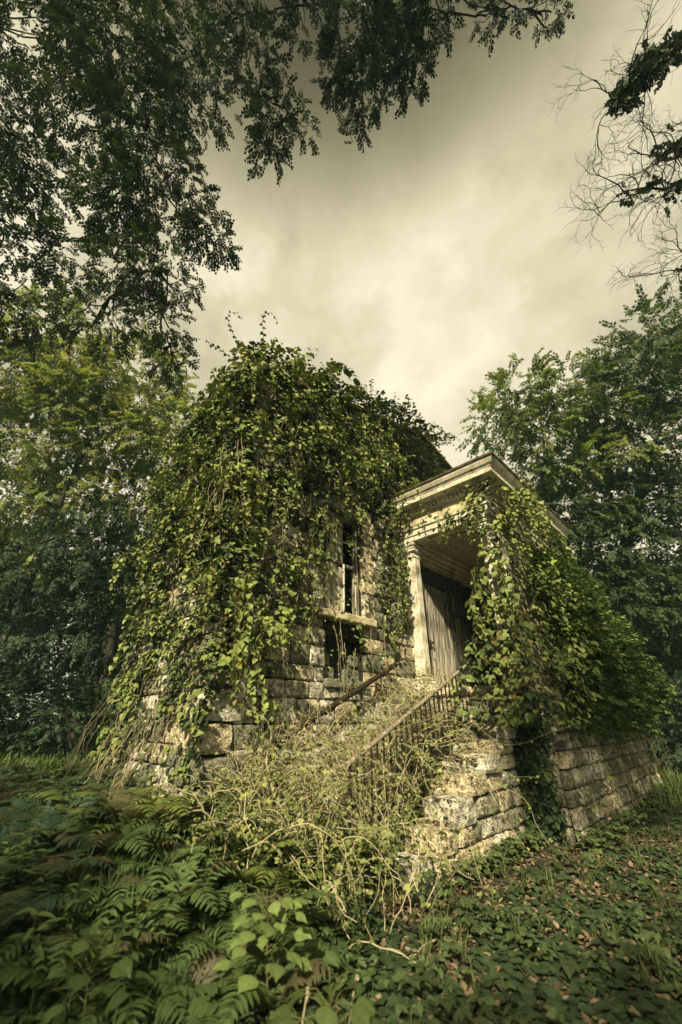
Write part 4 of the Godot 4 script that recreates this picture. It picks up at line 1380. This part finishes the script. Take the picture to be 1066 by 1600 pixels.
	var say := ["tall dark shrub at the left edge beyond the ferns", "broad dark shrub by the left edge of the clearing", "low dark shrub at the foot of the left wall", "shadowed shrub behind the forked small tree", "deep green thicket shrub farthest to the left", "dark shrub past the far end of the porch wall", "wide shrub under the spreading tree at the right", "dark green shrub at the far right edge", "shrub behind the far corner of the porch", "shrub under the pale trees at the far left", "shrub at the foot of the bright green tree on the left", "big shrub behind the spreading tree's trunk at the right", "shrub round the foot of the leaning trunk", "nearest shrub by the right edge, beyond the base wall"]
	for i in places.size():
		var p = places[i]
		var g := ground_y(p[0], p[1])
		var o := thing("shrub", say[i], "shrub", Vector3(p[0], g, p[1]))
		st = begin()
		for k in 7:
			tube(st, wander(Vector3(rr(-0.2, 0.2), -0.05, rr(-0.2, 0.2)), Vector3(rr(-1, 1) * p[2] * 0.6, p[2] * rr(0.8, 1.3), rr(-1, 1) * p[2] * 0.6), 5, 0.06), 0.03, 0.008, 4)
		part("stems", st, M.bark, o)
		var sc := Scatter.new()
		for k in int(420 * p[2]):
			var d := rv()
			if d.length() > 1: d = d.normalized() * rr(0.75, 1.0)
			var q := Vector3(d.x * p[2], (d.y * 0.85 + 0.8) * p[2] * 0.9, d.z * p[2])
			if noise.get_noise_3dv((q + o.position) * 40) < -0.1: continue
			sc.add(aim(d + rv() * 0.6, Vector3.UP + rv() * 0.5, q, rr(0.35, 0.6)), tree_color(dark))
		scatter("foliage", sc, leaf_meshes.sprig1, M.tree_leaf, o)

# ------------------------------------------------------------------ undergrowth

func G(x: float, z: float, up := 0.0) -> Vector3:
	return Vector3(x, ground_y(x, z) + up, z)

func inside_house(x: float, z: float, grow := 0.0) -> bool:
	var u := 0.699 * x - 0.715 * z
	var v := -0.715 * x - 0.699 * z
	if u > 2.55 - grow and v > 4.85 - grow and u < 15 and v < 9: return true
	if u > 4.4 - grow and u < 15 and v > 3.15 - grow and v < 5: return true
	return u > 7.5 - grow and u < 15 and v > 2.6 - grow and v < 5

# away from the lowest steps, which stand clear
func u_clear(x: float, z: float) -> bool:
	var u := 0.699 * x - 0.715 * z
	var v := -0.715 * x - 0.699 * z
	return not (u > 3.7 and u < 7.6 and v > 2.75 and v < 3.9)

func build_undergrowth() -> void:
	rng.seed = 81
	# ferns
	var fronds: Array[ArrayMesh] = [frond_mesh(13, 1), frond_mesh(15, 2), frond_mesh(12, 3)]
	rng.seed = 82
	var fm := []
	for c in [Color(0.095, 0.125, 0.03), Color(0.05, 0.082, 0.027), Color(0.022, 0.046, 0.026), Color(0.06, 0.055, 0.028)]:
		fm.append(paint_leaf(c, "fern_leaf"))  # one fern in bright to dark colours for light and shade; last is withered
	var protos := []
	for k in 3:
		var o := thing("fern", "", "fern", Vector3.ZERO)
		var n := 7 + k
		for i in n:
			var a := TAU * i / n + rr(-0.3, 0.3)
			var t := Transform3D(Basis(Vector3.UP, a) * Basis(Vector3.RIGHT, rr(-0.55, 0.05)), Vector3(sin(a), 0, cos(a)) * 0.03).scaled_local(Vector3.ONE * rr(0.75, 1.1))
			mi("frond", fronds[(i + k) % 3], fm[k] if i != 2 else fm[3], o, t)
		protos.append(o)
	var spots := []
	var tries := 0
	while spots.size() < 105 and tries < 9000:
		tries += 1
		var z := -rr(3.3, 7.6)
		var x := rr(-0.95, 0.12) * absf(z) * 0.78
		if x > -0.15 - 0.08 * absf(z) and z > -5.2: continue
		if x > -0.9 and z < -5.0: continue
		if inside_house(x, z, 0.1): continue
		var ok := true
		for q in spots:
			if Vector2(x - q.x, z - q.y).length() < 0.32: ok = false
		if ok: spots.append(Vector2(x, z))
	var first := [true, true, true]
	var where := ["bright feathery fern with arching fronds at the foot of the corner stones", "green fern in the bank of ferns left of the brambles", "dark fern in the shaded undergrowth at the lower left"]
	for q in spots:
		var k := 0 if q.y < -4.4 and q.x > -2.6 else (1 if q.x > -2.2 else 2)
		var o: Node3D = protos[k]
		if first[k]:
			first[k] = false
		else:
			o = protos[k].duplicate()
			o.name = numbered("fern")
			add_child(o, true)
		o.position = G(q.x, q.y, -0.02)
		o.rotation = Vector3(rr(-0.12, 0.12), rr(0, TAU), rr(-0.2, 0.05))
		o.scale = Vector3.ONE * rr(0.42, 0.7)
		tag(o, where[k], "fern", ["ferns at the corner of the house", "ferns left of the brambles", "ferns in the lower left shade"][k])
	# broad-leaved plant in front
	broad_plant("broadleaf_plant", "light green plant with large heart-shaped leaves in front of the brambles", G(-0.4, -3.35), 0.54, 52, 0.36, 0.112, Color(0.115, 0.155, 0.05), 1)
	broad_plant("broadleaf_plant", "dark heart-leaved plant low at the bottom edge beneath the pale one", G(-0.1, -2.95), 0.32, 20, 0.32, 0.12, Color(0.06, 0.085, 0.026), 2)
	broad_plant("broadleaf_plant", "small round-leaved plant beside the lowest loose step stone", G(0.45, -5.0), 0.4, 12, 0.22, 0.11, Color(0.085, 0.11, 0.032), 3)
	broad_plant("broadleaf_plant", "dim heart-leaved plant among the ferns at the bottom left", G(-1.3, -3.0), 0.4, 20, 0.35, 0.12, Color(0.05, 0.075, 0.025), 4)
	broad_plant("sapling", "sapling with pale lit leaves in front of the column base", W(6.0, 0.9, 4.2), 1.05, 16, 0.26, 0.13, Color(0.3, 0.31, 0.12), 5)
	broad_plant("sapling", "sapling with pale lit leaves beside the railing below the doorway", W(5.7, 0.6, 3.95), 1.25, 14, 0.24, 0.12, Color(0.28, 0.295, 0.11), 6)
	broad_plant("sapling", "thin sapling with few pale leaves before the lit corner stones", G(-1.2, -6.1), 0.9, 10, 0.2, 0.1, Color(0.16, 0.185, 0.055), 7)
	# seed spikes
	for i in 3:
		var p: Vector3 = [G(-0.05, -3.0), G(0.02, -3.15), G(-0.22, -2.9), G(0.05, -2.85), G(-0.12, -3.25)][i]
		var o := thing("seed_spike", "pale dry seed spike standing over the dark leaves at the bottom", "weed", p, 0.0, "seed spikes at the bottom edge")
		var st := begin()
		var lean := Vector3(rr(-0.1, 0.1), rr(0.28, 0.36), rr(-0.08, 0.08))
		tube(st, wander(Vector3.ZERO, lean, 4, 0.01), 0.005, 0.003, 4)
		part("stalk", st, M.cane, o)
		st = begin()
		for k in 9:
			var a := k * 2.4
			blade(st, aim(Vector3(cos(a) * 0.5, 1, sin(a) * 0.5), Vector3(cos(a), 0, sin(a)), lean - Vector3(0, 0.006 * k, 0), 0.022), SMALL, 0.4, 0.1)
		part("seed_head", st, M.cane, o)
	# brambles
	var br := thing("bramble_thicket", "tangle of bare tan bramble canes and small leaves in front of the steps", "bramble", W(4.5, 0, 3.9), TURN)
	var inv := br.transform.affine_inverse()
	var lv := Scatter.new()
	rng.seed = 83
	for i in 295:
		var u := rr(2.9, 6.3)
		var v := rr(2.75, 4.6)
		if u > 4.1 and v < 3.75: v = rr(3.75, 4.6)
		if i % 6 == 0:
			u = rr(2.5, 3.4)
			v = rr(3.6, 4.6)
		var q := DU * u + DV * v
		q.y = maxf(ground_y(q.x, q.z), clampf((u - 4.6) * 0.6, 0, 1.3) if v > 3.2 else 0.0) + rr(-0.02, 0.25)
		var hump := clampf(0.4 + (u - 2.9) * 0.62, 0.2, 1.5)
		var dir := (Vector3.UP * rr(0.5, 1.3) + DU * rr(-0.7, 0.7) + DV * rr(-0.8, 0.6)).normalized()
		var p := PackedVector3Array()
		var n := 17
		var step := rr(0.05, 0.085) * (0.75 + hump * 0.55)
		for k in n + 1:
			p.append(inv * q)
			q += dir * step
			dir = (dir + rv() * 0.42 + Vector3.DOWN * 0.16 * k / n * 1.6).normalized()
		var st := begin()
		var r := rr(0.0025, 0.006) if i % 12 else 0.01
		tube(st, p, r, r * 0.5, 4)
		part("cane", st, M.cane if i % 4 else M.cane2, br)
		for k in range(3, n + 1):
			for j in 2:
				if rng.randf() > 0.6: continue
				var c := Color(0.22, 0.235, 0.085).lerp(Color(0.08, 0.105, 0.03), rng.randf()) * rr(0.8, 1.2)
				lv.add(aim(rv() + Vector3.DOWN * 0.2, Vector3.UP + rv() * 0.6, p[k] + rv() * 0.05, rr(0.025, 0.06)), c)
	var fine := begin()
	for i in 1250:
		var u := rr(2.8, 6.6)
		var v := rr(3.3, 4.7)
		if u > 4.1 and v < 3.75: v = rr(3.75, 4.7)
		var q := DU * u + DV * v
		q.y = maxf(ground_y(q.x, q.z), clampf((u - 4.6) * 0.6, 0, 1.3) if v > 3.2 else 0.0) + rr(0.1, 0.3 + 0.95 * clampf(0.4 + (u - 2.9) * 0.5, 0.2, 1.1))
		var dir := (Vector3.UP * rr(-0.2, 1.0) + rv()).normalized()
		var p := PackedVector3Array()
		for k in 7:
			p.append(inv * q)
			q += dir * rr(0.05, 0.09)
			dir = (dir + rv() * 0.4).normalized()
			if rng.randf() < 0.5: lv.add(aim(rv(), Vector3.UP + rv() * 0.6, p[k] + rv() * 0.03, rr(0.02, 0.05)), Color(0.2, 0.215, 0.08) * rr(0.5, 1.2))
		tube(fine, p, 0.0028, 0.0012, 3)
	tag(part("fine_twigs", fine, M.cane, br), "", "", "", "stuff")
	scatter("leaves", lv, leaf_meshes.three, M.leaf, br)
	# fine weeds growing through the brambles
	var wd := Scatter.new()
	for i in 1300:
		var u := rr(2.9, 6.8)
		var v := rr(3.3, 4.75)
		var p := W(u, 0, v)
		p.y = maxf(ground_y(p.x, p.z), clampf((u - 4.7) * 0.66, 0, 1.6) if v > 3.6 else 0.0)
		if u > 4.1 and v < 3.7: continue
		wd.add(Transform3D(Basis(Vector3.UP, rr(0, TAU)) * Basis(Vector3.RIGHT, rr(-0.3, 0.3)).scaled(Vector3.ONE * rr(0.2, 0.5)), p), Color(0.18, 0.2, 0.065) * rr(0.6, 1.25))
	tag(scatter("weeds", wd, leaf_meshes.weed, M.leaf, self), "fine pale weeds growing up through the brambles by the steps", "weeds")
	# bright grassy patch at the foot of the window wall
	var gp := Scatter.new()
	for i in 1300:
		var u := rr(2.75, 4.5)
		var v := rr(3.3, 4.8)
		if u + (4.8 - v) * 0.2 > 4.5: continue
		var p := W(u, 0, v)
		p.y = ground_y(p.x, p.z)
		gp.add(Transform3D(Basis(Vector3.UP, rr(0, TAU)).scaled(Vector3(1, rr(0.8, 1.3), 1) * rr(0.2, 0.4)), p), Color(0.085, 0.125, 0.03) * rr(0.7, 1.3))
	tag(scatter("grass", gp, leaf_meshes.weed, M.leaf, self), "bright bamboo-like grass at the foot of the window wall", "grass")
	# ground cover and grass, patchy
	var cv := Scatter.new()
	var tf := Scatter.new()
	for i in 30000:
		var d := 2.3 + 10.0 * pow(rng.randf(), 1.3)
		var a := rr(-0.95, 0.95)
		var x := sin(a) * d
		var z := -cos(a) * d
		if inside_house(x, z): continue
		var n := noise.get_noise_2d(x * 38, z * 38)
		var left := smoothstep(0.4, -0.8, x)
		var p := G(x, z, -0.02)
		if left > rng.randf() and u_clear(x, z):
			if Vector2(x + 0.42, z + 3.3).length() < 0.55: continue
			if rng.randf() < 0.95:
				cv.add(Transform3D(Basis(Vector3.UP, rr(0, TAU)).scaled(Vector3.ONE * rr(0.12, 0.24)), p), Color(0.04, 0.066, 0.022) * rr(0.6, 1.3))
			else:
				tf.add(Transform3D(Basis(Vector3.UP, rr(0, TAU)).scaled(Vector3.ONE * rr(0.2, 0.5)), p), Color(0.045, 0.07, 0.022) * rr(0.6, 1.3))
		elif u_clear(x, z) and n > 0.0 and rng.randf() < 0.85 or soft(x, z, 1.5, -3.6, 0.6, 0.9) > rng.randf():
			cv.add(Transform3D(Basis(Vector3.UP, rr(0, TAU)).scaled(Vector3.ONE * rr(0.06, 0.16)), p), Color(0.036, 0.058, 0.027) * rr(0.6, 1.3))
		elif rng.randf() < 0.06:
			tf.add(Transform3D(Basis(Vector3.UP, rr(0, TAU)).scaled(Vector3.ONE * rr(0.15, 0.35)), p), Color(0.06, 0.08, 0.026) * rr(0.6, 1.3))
	var sp := Scatter.new()
	for i in 5200:
		var d := 2.4 + 8.0 * pow(rng.randf(), 1.2)
		var a := rr(-0.25, 0.95)
		var x := sin(a) * d
		var z := -cos(a) * d
		if inside_house(x, z) or not u_clear(x, z): continue
		if noise.get_noise_2d(x * 55 + 800, z * 55) < 0.0: continue
		sp.add(Transform3D(Basis(Vector3.UP, rr(0, TAU)) * Basis(Vector3.RIGHT, rr(-0.6, 0.3)).scaled(Vector3.ONE * rr(0.05, 0.12)), G(x, z, rr(0.03, 0.14))), Color(0.055, 0.08, 0.032) * rr(0.5, 1.4))
	for i in 1700:
		var u := rr(4.2, 14.6)
		var v := 3.12 - absf(rng.randfn()) * 0.1 if u < 7.4 else 2.5 - absf(rng.randfn()) * 0.12
		if u < 5.0 and rng.randf() < 0.7: continue
		var q := W(u, 0, v)
		sp.add(Transform3D(Basis(Vector3.UP, rr(0, TAU)) * Basis(Vector3.RIGHT, rr(-0.7, 0.3)).scaled(Vector3.ONE * rr(0.05, 0.13)), G(q.x, q.z, rr(0.02, 0.22))), Color(0.065, 0.09, 0.032) * rr(0.4, 1.5))
	tag(scatter("ground_cover", sp, leaf_meshes.three, M.leaf, self), "small three-leaved sprouts coming up through the leaf litter", "ground cover")
	tag(scatter("ground_cover", cv, leaf_meshes.cover, M.leaf, self), "low heart-leaved creeper covering the ground in patches", "ground cover")
	var tw := Scatter.new()
	for i in 520:
		var z := -rr(3.0, 7.8)
		var x := rr(-0.95, 0.05) * absf(z) * 0.85
		if inside_house(x, z): continue
		if noise.get_noise_2d(x * 60 + 400, z * 60) < 0.08 or Vector2(x + 0.4, z + 3.3).length() < 0.7: continue
		tw.add(Transform3D(Basis(Vector3.UP, rr(0, TAU)) * Basis(Vector3.RIGHT, rr(-0.35, 0.35)).scaled(Vector3.ONE * rr(0.2, 0.5)), G(x, z, -0.02)), Color(0.06, 0.09, 0.03) * rr(0.6, 1.5))
	tag(scatter("weeds", tw, leaf_meshes.weed, M.leaf, self), "leafy weeds standing among the ferns at the left", "weeds")
	# lawn farther off
	for i in 16000:
		var d := 10.0 + 26.0 * pow(rng.randf(), 1.4)
		var a := rr(-1.05, 1.05)
		var x := sin(a) * d
		var z := -cos(a) * d
		if inside_house(x, z) or (x > 3.0 and d < 12.5): continue
		tf.add(Transform3D(Basis(Vector3.UP, rr(0, TAU)).scaled(Vector3(1.6, 1, 1.6) * rr(0.25, 0.55)), G(x, z, -0.02)), Color(0.075, 0.11, 0.03) * rr(0.7, 1.25))
	tag(scatter("grass", tf, leaf_meshes.tuft, M.leaf, self), "rough grass tufts around the house and on the far lawn", "grass")
	# dead leaves
	var lt := Scatter.new()
	for i in 27000:
		var d := 2.3 + 8.0 * pow(rng.randf(), 1.2)
		var a := rr(-0.6, 0.95)
		var x := sin(a) * d
		var z := -cos(a) * d
		if inside_house(x, z): continue
		if smoothstep(-0.6, 0.7, x) < rng.randf(): continue
		lt.add(Transform3D(Basis(Vector3.UP, rr(0, TAU)) * Basis(Vector3.RIGHT, rr(-0.5, 0.5)).scaled(Vector3.ONE * rr(0.03, 0.065)), G(x, z, rr(0.0, 0.025))), Color(0.13, 0.1, 0.062) * rr(0.35, 1.4))
	for i in 500:
		var u := rr(4.6, 7.0)
		lt.add(Transform3D(Basis(Vector3.UP, rr(0, TAU)) * Basis(Vector3.RIGHT, rr(-0.4, 0.4)).scaled(Vector3.ONE * rr(0.05, 0.1)), W(u, 0.03 + 0.22 + floorf((u - 4.75) / 0.31) * 0.212, rr(3.25, 4.6))), Color(0.24, 0.185, 0.11) * rr(0.5, 1.2))
	tag(scatter("leaf_litter", lt, leaf_meshes.dead, M.litter, self), "curled brown dead leaves strewn over the ground at the right", "leaf litter")
	# sticks
	var sticks := [[Vector3(0.35, 0.1, -4.1), Vector3(0.85, 0.05, -4.35)], [Vector3(0.9, 0.03, -3.5), Vector3(1.5, 0.04, -3.75)]]
	var sl := ["short crooked stick lying below the lowest step stone", "grey stick lying on the leaf litter at the right"]
	for i in 2:
		var o := thing("stick", sl[i], "stick", sticks[i][1])
		var st := begin()
		tube(st, wander(Vector3.ZERO, sticks[i][0] - sticks[i][1], 9, 0.03), 0.009, 0.004, 5)
		part("wood", st, M.cane2, o)

func broad_plant(called: String, label: String, at: Vector3, height: float, n: int, spread: float, size: float, c: Color, seed_: int) -> void:
	rng.seed = 900 + seed_
	var o := thing(called, label, "plant", at)
	var mats := [paint_leaf(c, "broad_leaf"), paint_leaf(c * 0.82, "broad_leaf"), paint_leaf(c * 1.15, "broad_leaf")]
	var st := begin()
	var lean := Vector3(rr(-0.1, 0.1), height, rr(-0.05, 0.1))
	var main := wander(Vector3(0, -0.03, 0), lean, 6, 0.015)
	tube(st, main, 0.009, 0.004, 5)
	var tips := []
	for i in n:
		var t := pow((i + 0.5) / n, 0.42)
		var f := t * 6
		var k := mini(int(f), 5)
		var p := main[k].lerp(main[k + 1], f - k)
		var a := i * 2.39996
		var r := spread * (1.15 - 0.75 * t) * rr(0.6, 1.1)
		var q := p + Vector3(cos(a) * r, rr(0.02, 0.1), sin(a) * r)
		tube(st, PackedVector3Array([p, p.lerp(q, 0.5) + Vector3(0, 0.035, 0), q]), 0.004, 0.002, 3)
		tips.append([q, Vector3(cos(a), -rr(-0.05, 0.25), sin(a)), 1.1 - 0.35 * t])
	part("stem", st, M.green_stem, o)
	for t in tips:
		mi("leaf", leaf_meshes.broad, mats[rng.randi() % 3], o, aim(t[1] + rv() * 0.2, Vector3.UP + rv() * 0.35, t[0], size * t[2] * rr(0.75, 1.2)))

# ------------------------------------------------------------------ sky

func sky_panorama() -> ImageTexture:
	var w := 1024
	var h := 512
	var f := FastNoiseLite.new()
	f.seed = 78
	f.noise_type = FastNoiseLite.TYPE_SIMPLEX_SMOOTH
	f.frequency = 1.4
	f.fractal_octaves = 5
	f.fractal_gain = 0.62
	f.domain_warp_enabled = true
	f.domain_warp_amplitude = 0.12
	f.domain_warp_frequency = 1.1
	var data := PackedFloat32Array()
	data.resize(w * h * 3)
	for j in h:
		var el := PI / 2 - (j + 0.5) / h * PI
		for i in w:
			var az := (i + 0.5) / w * TAU
			var d := Vector3(cos(el) * sin(az), sin(el), cos(el) * cos(az))
			# a layer of cloud overhead: look it up where the direction meets the layer
			var q := d / maxf(0.25, d.y + 0.25) * 0.9
			var n := f.get_noise_3d(q.x, q.y * 0.4, q.z)
			var t := clampf(0.5 + n * 0.95, 0, 1)
			var l := lerpf(0.44, 0.05, smoothstep(0.84, 1.0, d.y)) * lerpf(0.55, 1.32, t)
			var warm := clampf((l - 0.06) / 0.46, 0, 1)
			var c := Color(1.0, 0.885, 0.5).lerp(Color(1.0, 0.9, 0.67), warm) * l
			var k := (j * w + i) * 3
			data[k] = c.r
			data[k + 1] = c.g
			data[k + 2] = c.b
	return ImageTexture.create_from_image(Image.create_from_data(w, h, false, Image.FORMAT_RGBF, data.to_byte_array()))

func _ready() -> void:
	# camera
	var cam := Camera3D.new()
	cam.name = "camera"
	cam.position = Vector3(0, 1.6, 0)
	cam.rotation_degrees = Vector3(28.5, 0, 0)
	cam.near = 0.05
	cam.far = 600
	cam.fov = 106.26
	var lens := CameraAttributesPhysical.new()
	lens.frustum_focal_length = 9.0
	lens.frustum_focus_distance = 6.3
	lens.frustum_near = 0.05
	lens.frustum_far = 600
	lens.exposure_aperture = 0.5
	cam.attributes = lens
	add_child(cam)
	cam.current = true
	# sky
	var we := WorldEnvironment.new()
	we.name = "world_environment"
	var env := Environment.new()
	env.background_mode = Environment.BG_SKY
	var sky := Sky.new()
	var pano := PanoramaSkyMaterial.new()
	pano.panorama = sky_panorama()
	sky.sky_material = pano
	env.sky = sky
	env.background_energy_multiplier = 1.0
	env.tonemap_mode = Environment.TONE_MAPPER_LINEAR
	env.tonemap_exposure = 2.08
	env.sdfgi_enabled = true
	env.ssao_enabled = true
	env.ssil_enabled = true
	env.fog_enabled = true
	env.fog_density = 0.0009
	env.fog_light_color = Color(0.62, 0.86, 0.84)
	we.environment = env
	add_child(we)
	# sun through thin cloud, from behind and to the left
	var sun := DirectionalLight3D.new()
	sun.name = "sun"
	sun.light_energy = 1.6
	sun.light_color = Color(1.0, 0.94, 0.78)
	sun.light_angular_distance = 2.0
	sun.shadow_enabled = true
	add_child(sun)
	sun.look_at_from_position(Vector3(-0.2, 0.61, 0.75), Vector3.ZERO)

	noise.seed = 9
	noise.noise_type = FastNoiseLite.TYPE_SIMPLEX_SMOOTH
	noise.frequency = 0.02
	noise.fractal_octaves = 3
	rng.seed = 1
	make_materials()
	make_leaves()
	build_ground()
	make_stones()
	build_house()
	build_steps()
	build_vines()
	build_trees()
	build_undergrowth()
